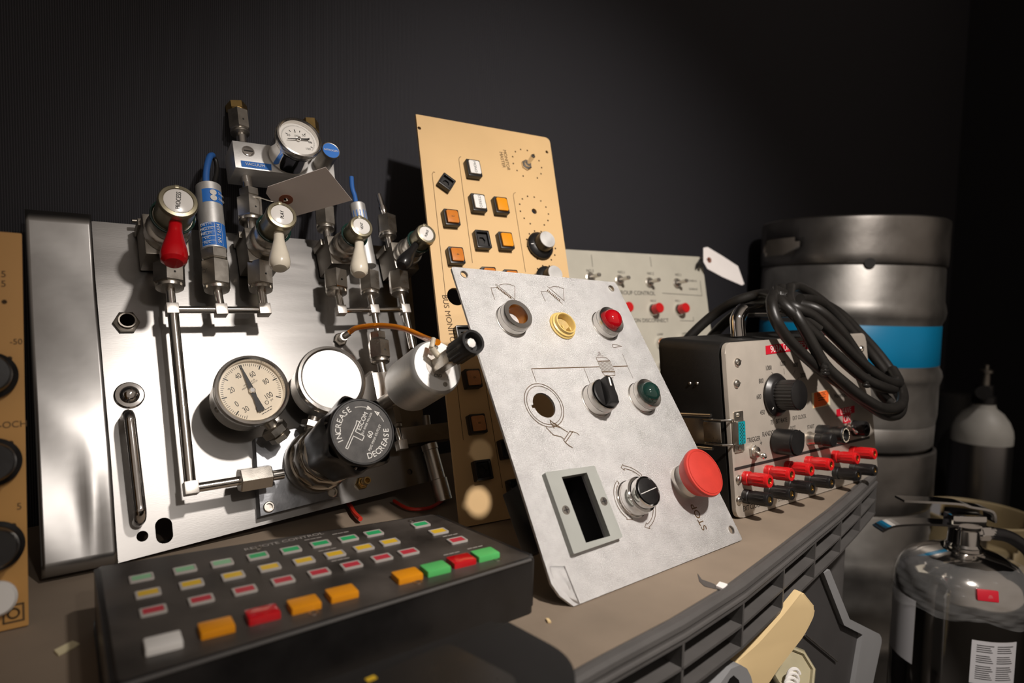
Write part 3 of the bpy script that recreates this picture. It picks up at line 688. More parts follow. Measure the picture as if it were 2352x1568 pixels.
part('stem', G().cyl(q0, q1, .0055).hexa(q0*.62+q1*.38, q0*.25+q1*.75, .0115, .08, 10).hexa(q0*.22+q1*.78, q0*-.05+q1*1.05, .0095, .08, 25), 'fitting_steel', o)
q = L(487, 947, .034); part('case_screw', G().lathe([(.0026, 0), (.0022, .0012), (0, .0014)], axis(V((a, b, .036))+ (V((q.x-a, q.y-b, 0)).normalized())*r*.92, V((q.x-a, q.y-b, 0))), 16), 'dark_fitting', o)
o, dl, a, b, r, zd_ = gauge((765, 869), 158, .016, .050, 'dial_white', rimw=.15)
g = G()
for k in range(51):
    th = -45+270*k/50; dx, dy = math.cos(R(th)), math.sin(R(th)); l_ = .12 if k % 10 == 0 else .06
    g.stroke([(a+dx*r*.8, b+dy*r*.8), (a+dx*r*(.8-l_), b+dy*r*(.8-l_))], r*.016, zd_+.0001)
flat('scale', g, 'anodised', dl)
part('glass', G().disc((a, b, .0488), r*.90, 64), 'hazy_glass', o, smooth=False)
q0, q1 = L(722, 958, .030), L(712, 990, .028); part('stem', G().cyl(q0, q1, .0055).hexa(q0*.7+q1*.3, q0*.2+q1*.8, .010, .08, 10), 'fitting_steel', o)
o, dl, a, b, r, zd_ = gauge((689, 313), 102, DB, .084, 'dial_white', rimw=.14, case='chrome')
g = G()
for px, py in ((656, 305.5), (664, 299), (675.5, 297.5), (688.5, 300.5), (701, 307.5), (711, 317.5), (716.5, 328.5), (717.8, 339.5)):
    q = L(px, py, zd_); d = (V((a, b, 0))-V((q.x, q.y, 0))).normalized(); g.stroke([(q.x, q.y), (q.x+d.x*r*.08, q.y+d.y*r*.08)], r*.035, zd_+.0001)
for k in range(60):
    th = -38+256*k/59; dx, dy = math.cos(R(th)), math.sin(R(th)); g.stroke([(a+dx*r*.74, b+dy*r*.74), (a+dx*r*.70, b+dy*r*.70)], r*.012, zd_+.0001)
for t, px, py in (('20', 662.5, 310), ('0', 677, 302.5), ('50', 697.5, 311), ('80', 712, 327), ('100', 707.5, 342), ('psi', 681, 311)): q = L(px, py, zd_); g.text(t, T(q.x, q.y, zd_+.0001), r*.16, z=0)
flat('scale', g, 'ink', dl)
q0, q1 = L(659, 321, zd_), L(708.5, 323, zd_)
d = (q1-q0); d.z = 0; n_ = V((-d.y, d.x, 0)).normalized(); z = zd_+.0022
part('pointer', G().prism([tuple((q0+n_*.0003)[:2]), tuple((q1+n_*.0009)[:2]), tuple((q1-n_*.0009)[:2]), tuple((q0-n_*.0003)[:2])], z, z+.0004), 'ink', o)
part('hub', G().lathe([(r*.10, zd_+.001), (r*.10, zd_+.003), (r*.06, zd_+.0042), (0, zd_+.0046)], T(a, b, 0), 24), 'chrome', o)
# ---- regulator
RD = .124; c = L(834, 990, RD); a, b = c.x, c.y; m = T(a, b, 0)
bp = p2(PL, [(586, 1006), (598, 1186), (777, 1141), (760, 962)], .011)
reg = part('regulator', G().lathe([(.0285, .011), (.0295, .013), (.0295, .024), (.0285, .027), (.0270, .028), (.0270, .032)], m, 64).lathe([(.0272, .031), (.0282, .033), (.0282, .048), (.0272, .050), (.0255, .051)], m, 12)
           .lathe([(.0258, .050), (.0258, .058), (.0225, .060), (.0225, .075)], m, 56), 'regulator_steel')
part('mount_plate', G().prism(bp, 0, .011, bev=.0008), 'plate_dark', reg)
for px, py in ((617, 1164), (763, 1130)):
    q = L(px, py, .011); s = part('socket_screw', G().lathe([(.0048, .011), (.0048, .0125), (.0042, .0132), (.0030, .0132), (.0028, .0112), (0, .0112)], T(q.x, q.y, 0), 24), 'fitting_steel', reg)
def lobes(rin, rout, k=8, n=96, ph=0):
    return [((rin+(rout-rin)*(.5+.5*math.cos(k*2*math.pi*i/n+ph))**1.6)*math.cos(2*math.pi*i/n), (rin+(rout-rin)*(.5+.5*math.cos(k*2*math.pi*i/n+ph))**1.6)*math.sin(2*math.pi*i/n)) for i in range(n)]
g = G(); n = 96
lv = [(.060, .0245, .0265), (.064, .0258, .0285), (.090, .0272, .0312), (.108, .0284, .0335), (.116, .0284, .0335), (.119, .0276, .0312)]
vs = []; fs = []
for z, ri, ro in lv: vs += [(a+x, b+y, z) for x, y in lobes(ri, ro, 7)]
for j in range(len(lv)-1):
    for i in range(n): fs.append((j*n+i, j*n+(i+1) % n, (j+1)*n+(i+1) % n, (j+1)*n+i))
g.add(vs, fs).lathe([(.0284, .1185), (.0280, RD-.0015), (.0270, RD), (.0260, RD), (.0256, RD-.0008), (0, RD-.0008)], m, 64)
kn = part('knob', g, 'black_plastic', reg)
fc = part('face_plate', G().disc((a, b, RD-.0006), .0256, 64), 'knob_face', kn, smooth=False)
g = G(); z = RD-.0004; rr = .0256
def arc_text(t, a0, step_, rad, size, flip=False):
    for k, ch in enumerate(t):
        th = a0+step_*k; g.text(ch, T(a+rad*math.cos(R(th)), b+rad*math.sin(R(th)), z) @ RZ(th-90 if not flip else th+90), size, z=0)
arc_text('INCREASE', 196, -11.6, rr*.80, rr*.26)
arc_text('DECREASE', -84, 11.4, rr*.80, rr*.26, True)
g.ringstroke((a, b), rr*.80, rr*.03, z, 62, 98); g.ringstroke((a, b), rr*.80, rr*.03, z, 18, 45)
for th, s in ((60, -1), (47, 1)):
    q = V((a+rr*.8*math.cos(R(th)), b+rr*.8*math.sin(R(th)), 0)); t_ = V((-math.sin(R(th)), math.cos(R(th)), 0))*s; nn = V((math.cos(R(th)), math.sin(R(th)), 0))
    g.add([tuple(p[:2])+(z,) for p in (q+t_*rr*.05, q-t_*rr*.13+nn*rr*.07, q-t_*rr*.13-nn*rr*.07)], [(0, 1, 2)])
mk = T(a, b, z) @ RZ(56) @ T(0, rr*.12, 0)
def rl(pts, wd=.022): g.stroke([(x*rr, y*rr) for x, y in pts], rr*wd, 0, m=mk)
rl([(-.74, .17), (.10, .17), (.22, .20)]); rl([(-.74, .10), (-.28, .10), (-.28, -.22)]); rl([(-.74, .17), (-.74, .10)]); rl([(-.28, -.22), (-.12, -.22), (-.12, .10)]); rl([(.22, .20), (.24, .10), (-.12, .10)])
g.text('ESCOM', mk @ T(.30*rr, .02*rr, 0), rr*.20, z=0); g.text('ELK RIVER MN USA', mk @ T(.30*rr, -.14*rr, 0), rr*.095, z=0)
g.text('60', mk @ T(.02*rr, -.38*rr, 0), rr*.23, z=0); g.text('PSIG MAX OUTLET', mk @ T(.0*rr, -.56*rr, 0), rr*.115, z=0)
flat('lettering', g, 'white_ink', fc)
# ---- actuator
AD = .160; c = L(1006, 840, AD); a, b = c.x, c.y; r = PL.rad(1006, 840, 128, AD)*1.04; m = T(a, b, AD)
act = part('actuator', G().lathe([(0, -.056), (r*.85, -.055), (r*.98, -.053), (r, -.051), (r, -.006), (r*.97, -.002), (r*.90, 0), (r*.88, 0), (0, 0)], m, 64), 'aluminium')
part('yoke', G().lathe([(.0065, .012-AD), (.0065, -.062), (.0105, -.060), (.0105, -.054)], m, 24), 'dark_fitting', act)
lb = part('label', G().disc((r*.02, r*.02, .0003), r*.48, 40, m), 'anodised', act, smooth=False)
flat('lettering', G().text('CSO', m @ T(-r*.10, -r*.36, .0005) @ RZ(-8), r*.16), 'ink', lb)
for dx, dy in ((.08, .68), (.12, -.68)): part('face_screw', G().lathe([(r*.085, .0001), (r*.085, .0006), (r*.05, .0006), (r*.05, -.0005), (0, -.0005)], m @ T(r*dx, r*dy, 0), 20), 'dark_fitting', act)
part('fitting', G().box((0, 0, .013), (.0115, .0115, .027), .001, m).cyl(m @ V((0, 0, .024)), m @ V((0, 0, .038)), .0055), 'fitting_steel', act)
rk = PL.rad(1080, 800, 58, AD+.05); n = 96
pr = [((rk*(1.0 if (i // 3) % 2 else .95))*math.cos(2*math.pi*i/n), (rk*(1.0 if (i // 3) % 2 else .95))*math.sin(2*math.pi*i/n)) for i in range(n)]
g = G().prism(pr, .031, .050, m).lathe([(rk*1.04, .048), (rk*1.05, .054), (rk*1.0, .057), (rk*.80, .057), (rk*.74, .049), (0, .049)], m, 48)
kn = part('knob', g, 'black_plastic', act, 'black ribbed fitting')
part('stem', G().lathe([(rk*.40, .0495), (rk*.40, .0540), (rk*.30, .0545), (0, .0545)], m, 8), 'white_enamel', kn)
part('tube_nipple', G().cyl(m @ V((-.003, .003, .010)), m @ V((-.010, .012, .012)), .0026).cyl(m @ V((-.010, .012, .012)), m @ V((-.006, .020, .012)), .0021), 'clear_tube', act)
q0 = L(791, 772, .016)
part('air_fitting', G().hexa(L(783, 778, 0), L(783, 778, .006)*1.0, .0072, .1).cyl(L(783, 778, .004), q0, .0042).cyl(q0, q0+V((.004, .002, .004)), .0032), 'fitting_steel')
q = [q0, q0+V((.005, .003, .005)), L(822, 752, .034), L(870, 747, .060), L(925, 754, .096), L(975, 775, .132), m @ V((-.004, .016, .0135))]
part('air_hose', G().tube(q, .0027, 12), 'orange_tube', gas, 'orange plastic air line')
# ---- nipple, filter, loose wires
q = L(829, 1110, 0); m = T(q.x, q.y, 0)
part('hose_barb', G().lathe([(.0062, 0), (.0062, .004), (.0054, .005)], m, 6).lathe([(.0036, .004), (.0040, .007), (.0034, .008), (.0040, .011), (.0036, .016), (.0024, .016), (.0022, .006), (0, .006)], m, 24), 'brass')
q0, q1 = L(985, 1020, .012), L(1020, 1149, .012); dv = q1-q0
part('filter', G().lathe([(.0086, 0), (.0086, .006), (.0078, .0065), (.0078, dv.length*.62), (.0090, dv.length*.63), (.0090, dv.length), (0, dv.length)], axis(q0, dv), 32), 'fitting_steel')
part('bracket', G().box(L(975, 998, .010), (.060, .018, .014), .001).cyl(L(978, 955, .012), L(982, 990, .012), .0042), 'dark_fitting')
# the fine string and manila tag hung on the plumbing
tagc = [(748, 384), (809, 460), (676, 497), (622, 459), (611, 444), (615, 429)]
dd = [.138, .108, .07, .09, .092, .11]
pw = [PL.M @ L(x, y, d) for (x, y), d in zip(tagc, dd)]
# flatten to the plane of three of its corners
n_ = (pw[1]-pw[0]).cross(pw[4]-pw[0]).normalized(); o_ = pw[0]
def on_plane(px, py):
    r_ = ray(px, py); return CAM + r_*((o_-CAM).dot(n_)/r_.dot(n_))
pw = [on_plane(x, y) for x, y in tagc]
ctr = sum(pw, V())/len(pw); mt_ = axis(ctr, -n_ if n_.dot(CAM-ctr) < 0 else n_)
mi = mt_.inverted()
tg = thing('paper_tag', 'blank manila tag with a brown reinforcing ring, hung in front of the vacuum gauge', 'tag', mt_)
hc = mi @ on_plane(657, 458)
ob('card', G().sheet([[tuple((mi @ p)[:2]) for p in pw], circ(hc, .0022, 20)], .0005), 'paper_grey', tg)
ob('ring', G().sheet([circ(hc, .0062, 28), circ(hc, .0022, 20)], .0002, T(0, 0, .0003)), 'tag_ring', tg, 'brown reinforcing ring')
ob('string', G().tube([hc+V((0, 0, -.002)), hc+V((0, 0, .002)), mi @ (PL.M @ L(625, 462, .07)), mi @ (PL.M @ L(600, 455, .045)), mi @ (PL.M @ L(580, 452, .041))], .0005, 6), 'cream_grip', tg)
# ================================================================ silver switch panel
SV = Plane(on_z(1318, 1391, ZS+.001), -3, 34)
H = SV.hit
sil = thing('switch_panel', 'leaning aluminium switch panel with a red mushroom STOP button', 'control panel', SV.M)
def sp_(n, g, mt, parent=sil, l=None, **k): return ob(n, g, mt, parent, l, **k)
hk = H(1250, 930)
kh = circ(hk, .0113, 40); kh = [p for p in kh]
kh[20:21] = [(hk.x-.0113, hk.y+.0014), (hk.x-.0135, hk.y+.0012), (hk.x-.0135, hk.y-.0012), (hk.x-.0113, hk.y-.0014)]
inner = p2(SV, [(1288, 1096), (1346, 1086), (1400, 1231), (1344, 1247)], .004)
outl = p2(SV, [(1252, 1084), (1366, 1069), (1431, 1233), (1318, 1272)], .005)
corner = [(1036, 612), (1414, 648), (1706, 1239), (1318, 1392), (1286, 1368), (1266, 1340)]
poly = p2(SV, corner)
ch = [H(1066, 630), H(1404, 662), H(1680, 1216)]
hole = lambda px, py, r: circ(H(px, py), r)
loops = [rquad(poly, [.003, .004, .003, 0, 0, 0]), kh, inner] + [circ(c, .0034, 20) for c in ch] + [circ(H(1309, 1351), .0026, 14)]
sp_('panel_plate', G().sheet(loops, .0022), 'panel_silver')
for c in ch: sp_('mount_hole', G().torus(.0036, .0004, T(c.x, c.y, .0001), 24, 6), 'anodised')
# crushed lower corner
q = p2(SV, [(1262, 1300), (1296, 1300), (1345, 1382), (1318, 1393), (1286, 1369), (1265, 1341)])
g = G(); n = 9; A, B, Cc, Dd = V(q[0]), V(q[1]), V(q[2]), V(q[4]); vs = []; fs = []
for j in range(n+1):
    for i in range(n+1):
        s, t = i/n, j/n; p = (A*(1-s)+B*s)*(1-t) + ((V(q[5])*(1-t)+Dd*t)*(1-s) + (V(q[3])*.5+Cc*.5)*s)*t
        edge = math.sin(math.pi*s)*math.sin(math.pi*t)
        vs.append((p.x, p.y, .0001 + edge*t*(.0016 + .0014*math.sin(s*9+t*5)*math.cos(t*11)) - .002*t*t*(1-s)))
for j in range(n):
    for i in range(n): a = j*(n+1)+i; fs.append((a, a+1, a+n+2, a+n+1))
g.add(vs, fs)
o = sp_('crushed_corner', g, 'panel_silver', sharp=60); mo = o.modifiers.new('thick', 'SOLIDIFY'); mo.thickness = .0004
# window frame
o = sp_('window_frame', G().sheet([rquad(outl, .0015), inner], .005, T(0, 0, .005)), 'grey_frame', l='grey frame around the empty window')
for px, py in ((1300, 1171), (1387, 1151)):
    c = H(px, py, .005); s = sp_('cross_screw', G().lathe([(.0036, .005), (.0034, .0054), (0, .0056)], T(c.x, c.y, 0), 24), 'fitting_steel', o)
    flat('screw_slot', G().stroke([(c.x-.002, c.y), (c.x+.002, c.y)], .0008, .0058).stroke([(c.x, c.y-.002), (c.x, c.y+.002)], .0008, .0058), 'ink', s)
wi = [V(p) for p in inner]; wc = sum(wi, V((0, 0)))/4; wb = [tuple(wc+(p-wc)*1.12) for p in wi]
sp_('window_shade_box', G().sheet([wb, [tuple(wc+(p-wc)*1.05) for p in wi]], .030, T(0, 0, -.0024)).prism(wb, -.034, -.0324), 'black_matte')  # added black box, gives the window opening its darkness
# dark switch bodies behind the plate (seen through the openings and at the left edge)
g = G()
for px, py, s in ((1191, 720, .030), (1406, 733, .030), (1391, 904, .03), (1492, 901, .03), (1489, 1127, .03), (1610, 1090, .034)):
    c = H(px, py); g.box((c.x-.002, c.y-.006, -.022), (s*.8, s, .038), .002)
sp_('switch_bodies', g, 'black_matte')
c = H(1230, 1180); g = G().box((c.x+.004, c.y, -.016), (.012, .050, .024), .001); sp_('terminal_block', g, 'black_plastic')
c = H(1222, 1222, -.012); g = G().box((c.x+.003, c.y, -.016), (.010, .014, .012), .0006); o = sp_('terminal_clip', g, 'fitting_steel')
def bez(px, py, d, r=.0147, base=.0150):
    c = H(px, py, d); m = T(c.x, c.y, 0)
    return c, m, G().lathe([(base+.0008, 0), (base+.0008, .0008), (base, .001), (base, d*.55), (base*.985, d*.57), (base*.985, d*.62), (r, d*.64), (r, d-.0010), (r*.96, d)], m, 56, cap=False)
RED = 'red_lens'
# amber socket
c, m, g = bez(1191, 720, .012); g.lathe([(r_, z) for r_, z in ((.0147*.96, .012), (.0147*.66, .0118), (.0147*.63, .0105))], m, 56, cap=False)
o = sp_('indicator_lamp', g, 'bezel_steel'); sp_('amber_socket', G().lathe([(.0147*.65, .0112), (.0090, .001), (.006, -.004), (0, -.005)], m, 40, cap=False), 'amber_glass', o, 'empty amber socket')
# yellow ring
c = H(1301, 740, .007); m = T(c.x, c.y, 0)
sp_('lamp_holder', G().lathe([(.0140, 0), (.0140, .0012), (.0128, .0022), (.0128, .0035), (.0112, .0042), (.0108, .0068), (.0098, .0070), (.0092, .0060), (.0088, -.004), (.004, -.006), (0, -.006)], m, 48)
    .box((c.x-.004, c.y-.0035, .002), (.0016, .004, .006), .0003).box((c.x+.004, c.y-.0055, .002), (.0016, .004, .006), .0003), 'yellow_plastic', l='yellow plastic lamp holder without its lens')
for px, py, mt_, nm in ((1406, 733, 'red_lens', 'domed red lens'), (1492, 901, 'green_lens', 'domed dark green lens')):
    c, m, g = bez(px, py, .012); g.lathe([(.0147*.96, .012), (.0147*.72, .0112), (.0147*.70, .0102)], m, 56, cap=False)
    o = sp_('indicator_lamp', g, 'bezel_steel'); sp_('lens', G().lathe([(.0104, .009), (.0104, .0115), (.0098, .0146), (.0082, .0172), (.0058, .0190), (.003, .0198), (0, .020)], m, 48), mt_, o, nm)
# rotary switch
c, m, g = bez(1391, 904, .014); o = sp_('rotary_switch', g, 'bezel_steel'); m2 = m @ RZ(-12)
sp_('lever', G().lathe([(.0132, .013), (.0132, .0148), (.0122, .0155), (0, .0155)], m, 44).prism(rquad([(-.0048, -.0126), (.0048, -.0126), (.0036, .0130), (-.0036, .0130)], .0012), .0150, .0225, m2, .0012), 'black_plastic', o)
sp_('pointer_mark', G().box((0, .0075, .0227), (.0018, .008, .0006), .0002, m2), 'white_ink', o)
# ring selector
c, m, g = bez(1489, 1127, .020, .0128); o = sp_('selector_switch', g, 'chrome')
sp_('dial', G().lathe([(.0108, .0185), (.0108, .0202), (.0100, .0206), (0, .0206)], m, 44), 'black_plastic', o)
flat('pointer_mark', G().stroke([(c.x-.0098, c.y-.001), (c.x+.0098, c.y+.001)], .0005, .0207), 'white_ink', o)
# mushroom STOP button
c = H(1621, 1082, .027); m = T(c.x, c.y, 0)
o = sp_('stop_button', G().lathe([(.0148, 0), (.0148, .004), (.0140, .005), (.0118, .012), (.0120, .016), (0, .016)], m, 48), 'anodised')
sp_('mushroom_head', G().lathe([(.0125, .0115), (.0170, .0122), (.0196, .0180), (.0216, .0225), (.0218, .0240), (.0212, .0258), (.0165, .0270), (0, .0276)], m, 64).lathe([(.0196, .02635), (.0194, .0267), (.0190, .02665)], m, 64, cap=False), 'estop_red', o, 'red mushroom head')
# engraved drawings
g = G()
K1 = lambda x, y: tuple(H(1020+x/3.92, 600+y/3.92)[:2])
K2 = lambda x, y: tuple(H(1140+x/2.703, 840+y/2.703)[:2])
W1, W2 = .00042, .0007
def ln1(*p, w=W1): g.stroke([K1(*q) for q in p], w, .0003)
def ln2(*p, w=W2): g.stroke([K2(*q) for q in p], w, .0003)
ln1((455, 345), (420, 240), (480, 235)); ln1((495, 215), (535, 205), (580, 205), (636, 226), (636, 345)); ln1((465, 203), (636, 345)); ln1((462, 210), (485, 243), (608, 338))
for k in range(10): ln1((480+13*k, 226+10*k+4), (474+13.4*k, 242+10*k), w=.0008)
ln1((910, 360), (870, 272), (925, 271)); ln1((945, 240), (985, 228), (1030, 231), (1075, 247), (1080, 355), (930, 228)); ln1((924, 262), (1045, 367), (1065, 388))
for k in range(9): ln1((936+13*k, 256+11*k), (928+13.2*k, 270+11*k), w=.0008)
ln1((1600, 766), (1545, 750), (1515, 750), (1513, 765), (1525, 777), (1600, 766))
ln1((785, 968), (1395, 950), w=.0008); ln1((1522, 947), (1650, 943), w=.0008); ln1((785, 968), (828, 1088)); ln1((1255, 955), (1318, 1112), w=.0003); ln1((1605, 835), (1650, 943), (1700, 1055), w=.0003)
ln1((1383, 822), (1395, 818), (1404, 830)); ln1((1385, 836), (1408, 836)); ln1((1378, 851), (1430, 853)); ln1((1382, 900), (1366, 868), (1458, 868), (1490, 896)); ln1((1382, 900), (1490, 896), w=.0008)
for k in range(10): ln1((1382+12*k, 900-.4*k), (1422+12.4*k, 996))
ln1((1420, 996), (1535, 995), w=.0008); ln1((1420, 996), (1445, 1028), (1538, 1028), (1536, 995)); ln1((1475, 1048), (1522, 1048))
ro = SV.rad(1250, 930, 100)*1.10; g.ringstroke(hk, ro, .0006, .0003); g.ringstroke(hk, ro*.885, .0005, .0003)
ln2((375, 375), (350, 352), (333, 338), (336, 352), (352, 378), (358, 388)); ln2((358, 355), (400, 385), (442, 412)); ln2((308, 383), (355, 430), (400, 440), (420, 455)); ln2((345, 368), (400, 385))
ln2((418, 462), (455, 406), (472, 412), (428, 476), (418, 462)); ln2((470, 408), (500, 418), (514, 430)); ln2((428, 476), (450, 495), (472, 508))
cs = H(1489, 1127, .020)
def arc(p0, p1, cw):
    """hollow arrow: an outline band around the selector, its head at p1"""
    a0 = math.atan2(K2(*p0)[1]-cs.y, K2(*p0)[0]-cs.x); a1 = math.atan2(K2(*p1)[1]-cs.y, K2(*p1)[0]-cs.x)
    while cw and a1 > a0: a1 -= 2*math.pi
    while not cw and a1 < a0: a1 += 2*math.pi
    r0 = ((V(K2(*p0))-V((cs.x, cs.y))).length + (V(K2(*p1))-V((cs.x, cs.y))).length)/2 - .0013; n = 14; P = lambda r_, k: (cs.x+r_*math.cos(a0+(a1-a0)*k/n), cs.y+r_*math.sin(a0+(a1-a0)*k/n))
    g.stroke([P(r0, k) for k in range(n)] + [P(r0-.0014, n-1), P(r0+.0010, n+1.2), P(r0+.0040, n-1), P(r0+.0026, n-1)] + [P(r0+.0026, n-1-k) for k in range(n)], .0005, .0003, close=True)
arc((742, 705), (830, 928), False); arc((905, 668), (788, 650), False); arc((1000, 850), (915, 965), True)
c = H(1605, 1187); g.text('STOP', T(c.x, c.y, .0003) @ RZ(92), .0100, z=0, sx=1.0)
flat('engraving', g, 'brown_ink', sil)
# ================================================================ tan bus monitor panel
TN = Plane(on_z(1058, 1212, ZS+.001), -10, 24)
H2 = TN.hit
tan = thing('audio_panel', 'tall tan audio panel with orange buttons and silver knobs, behind the aluminium one', 'control panel', TN.M)
def tp_(n, g, mt, parent=tan, l=None, **k): return ob(n, g, mt, parent, l, **k)
tl, tr, r6, b0 = H2(955, 262), H2(1262, 317), H2(1307, 632), H2(1058, 1212)
brx = tr.x + (r6.x-tr.x)*(tr.y-.0)/(tr.y-r6.y)
hA, hB, hC, hD = H2(963, 294), H2(1256, 349), H2(1047, 681), H2(1227, 485)
tp_('panel_plate', G().sheet([rquad([tl, tr, V((brx, 0)), b0], [.001, .008, .001, .001]), circ(hA, .0022, 16), circ(hB, .0022, 16), circ(hC, .0100, 32), circ(hD, .0036, 24)], .003), 'tan_paint')
BW, BH = .0175, .0190
def push(px, py, mt_, txt='', rot=0, face=True, w_=BW, h_=BH):
    c = H2(px, py, .006); m = T(c.x, c.y, 0) @ RZ(rot)
    o = tp_('push_button', G().sheet([rrect(0, 0, w_, h_, .0012), rrect(0, 0, w_*.80, h_*.80, .0008)], .008, m @ T(0, 0, .0075), bev=.0002), 'black_plastic')
    if face:
        k = tp_('cap', G().prism(rrect(0, 0, w_*.78, h_*.78, .0012), .001, .0098, m, .0012), mt_, o)
        if txt: flat('lettering', G().text(txt, m @ T(0, 0, .0099) @ RZ(-90), .0046, z=0), 'brown_ink' if 'orange' in mt_ else 'ink', k)
    else:
        k = tp_('empty_socket', G().sheet([rrect(0, 0, w_*.80, h_*.80, .0008), circ((0, 0), w_*.25, 6)], .002, m @ T(0, 0, .004)), 'black_matte', o); tp_('socket_back', G().box((0, 0, .0012), (w_*.8, h_*.8, .001), 0, m), 'ink', k)
    return o
push(1088, 387, 'white_button', 'MONO', h_=.0215); push(1099, 466, 'white_button', 'STEREO', h_=.0215); push(1151, 472, 'orange_button', '', h_=.0205); push(1162, 553, 'orange_button', '', h_=.0205)
push(1026, 418, 'black', rot=-36, face=False, w_=.016, h_=.016); push(1037, 500, 'orange_lens', '2'); push(1048, 587, 'orange_lens', '4')
push(1109, 550, 'black', face=False, h_=.0215); push(1124, 634, 'orange_lens', '6', h_=.0205); push(1175, 640, 'orange_lens', '8', h_=.0205)
push(1067, 768, 'black', face=False); push(1086, 869, 'orange_worn', '6'); push(1097, 973, 'orange_worn', '8'); push(1110, 1079, 'black', face=False)
push(1168, 1030, 'black', face=False); push(1188, 1122, 'black', face=False)
# knobs and toggle
for px, py, w_ in ((1258, 549, 42), (1276, 627, 40)):
    d = .019; c = H2(px, py, d); m = T(c.x, c.y, 0); r = TN.rad(px, py, w_, d)*1.02
    o = tp_('knob', G().lathe([(r*1.55, .001), (r*1.60, .004), (r*1.45, .006), (r*1.05, .008), (r*1.0, d-.002), (r*.97, d-.0006)], m, 40), 'black_plastic')
    tp_('cap', G().lathe([(r*.96, d-.0008), (r*.93, d), (0, d+.0001)], m, 40), 'aluminium', o, 'spun silver cap')
    flat('pointer_mark', G().stroke([(c.x-r*1.45, c.y-r*.1), (c.x-r*1.1, c.y-r*.05)], .0009, .0075), 'white_ink', o)
c = H2(1211, 377, .003); m = T(c.x, c.y, 0)
o = tp_('toggle_switch', G().hexa((c.x, c.y, 0), (c.x, c.y, .0032), .0072, .1).lathe([(.0045, .003), (.0042, .0055), (0, .0055)], m, 24), 'bezel_steel')
tp_('lever', G().cyl((c.x, c.y, .005), (c.x+.0006, c.y+.0025, .0165), .0023, 16, .0029).lathe([(.0029, 0), (.0026, .001), (0, .0015)], axis((c.x+.0006, c.y+.0025, .0165), (.0006, .0025, .0115)), 16), 'bezel_steel', o)
g = G()
KT = lambda x, y: tuple(H2(900+x/3.136, 240+y/3.136)[:2])
def lt(*p): g.stroke([KT(*q) for q in p], .0005, .0003)
lt((310, 488), (298, 486), (290, 502), (388, 1388)); lt((498, 376), (487, 380), (482, 395), (580, 1140)); lt((890, 634), (878, 640), (874, 655), (962, 1205))
g.stroke([tuple(H2(x, y)[:2]) for x, y in ((1040, 800), (1064, 1010))], .0005, .0003); g.stroke([tuple(H2(x, y)[:2]) for x, y in ((1100, 790), (1154, 1120))], .0005, .0003)
for t, x, y, s in (('MONITOR', 825, 400, .0062), ('MASTER', 795, 398, .0062)): q = KT(x, y); g.text(t, T(q[0], q[1], .0003) @ RZ(-90), s, z=0)
q = H2(1031, 737); g.text('BUS MONITOR', T(q.x, q.y, .0003) @ RZ(-90), .0088, z=0)
for px, py in ((1211, 377), (1227, 485), (1243, 565), (1262, 645)):
    c = H2(px, py); rr = TN.rad(px, py, 78)
    for k in range(12):
        a = R(-60+k*27.3); d = (c.x+rr*math.cos(a), c.y+rr*math.sin(a)); g.ringstroke(d, .0006, .0009, .0003, n=8)
flat('printed_marks', g, 'brown_ink', tan)
# ================================================================ grey group-control panel
GP = Plane(on_y(1612, 590, .625), -12, 14)
H3 = GP.hit
GP.o = GP.M @ (V(H3(1612, 590)) - V((0, 0, 0)))
tr = H3(1612, 590); re_ = H3(1635, 775); tl = H3(1290, 572)
zb = -((GP.M.translation.z - ZS - .001)/GP.v.z)   # local height of the shelf
gry = thing('switch_panel', 'pale grey switch panel with toggles and red push buttons, against the wall', 'control panel', GP.M)
def gp_(n, g, mt, parent=gry, l=None, **k): return ob(n, g, mt, parent, l, **k)
sl = (re_.x-tr.x)/(tr.y-re_.y)
gp_('panel_plate', G().sheet([rquad([tl, tr, V((tr.x+sl*(tr.y-zb), zb)), V((tl.x, zb))], .002)], .003), 'grey_paint')
for px, py in ((1357, 637), (1424, 643), (1493, 648), (1556, 650)):
    c = H3(px, py, .002); m = T(c.x, c.y, 0)
    o = gp_('toggle_switch', G().lathe([(.0085, 0), (.0085, .0016), (.0070, .0022), (.0062, .0050), (.0050, .0060), (0, .0060)], m, 24), 'fitting_steel')
    gp_('lever', G().cyl((c.x, c.y, .005), (c.x+.001, c.y-.001, .021), .0022, 14, .0034).lathe([(.0034, 0), (.0028, .0018), (0, .0026)], axis((c.x+.001, c.y-.001, .021), (.001, -.001, .016)), 14), 'fitting_steel', o)
for px, py in ((1447, 704), (1517, 706), (1577, 706)):
    d = .018; c = H3(px, py, d); m = T(c.x, c.y, 0)
    o = gp_('push_button', G().lathe([(.0100, 0), (.0100, .002), (.0090, .004), (.0072, .006), (0, .006)], m, 28), 'chrome')
    gp_('cap', G().lathe([(.0078, .005), (.0082, .008), (.0082, d-.001), (.0074, d), (0, d)], m, 32), 'red_plastic', o, 'red button cap')
for px, py in ((1523, 786), (1574, 781)):
    c = H3(px, py, .008); m = T(c.x, c.y, 0)
    o = gp_('indicator_lamp', G().lathe([(.0085, 0), (.0085, .004), (.0075, .006), (.0066, .006), (.0066, .004)], m, 28), 'chrome')
    gp_('lens', G().lathe([(.0066, .004), (.0066, .009), (.0050, .012), (0, .013)], m, 28), 'orange_lens', o, 'amber lens')
c = H3(1521, 842, .006); gp_('knob', G().lathe([(.008, 0), (.008, .008), (.006, .010), (0, .010)], T(c.x, c.y, 0), 28), 'chrome')
g = G()
def gt(t, px, py, s): q = H3(px, py); g.text(t, T(q.x, q.y, .0003), s, z=0)
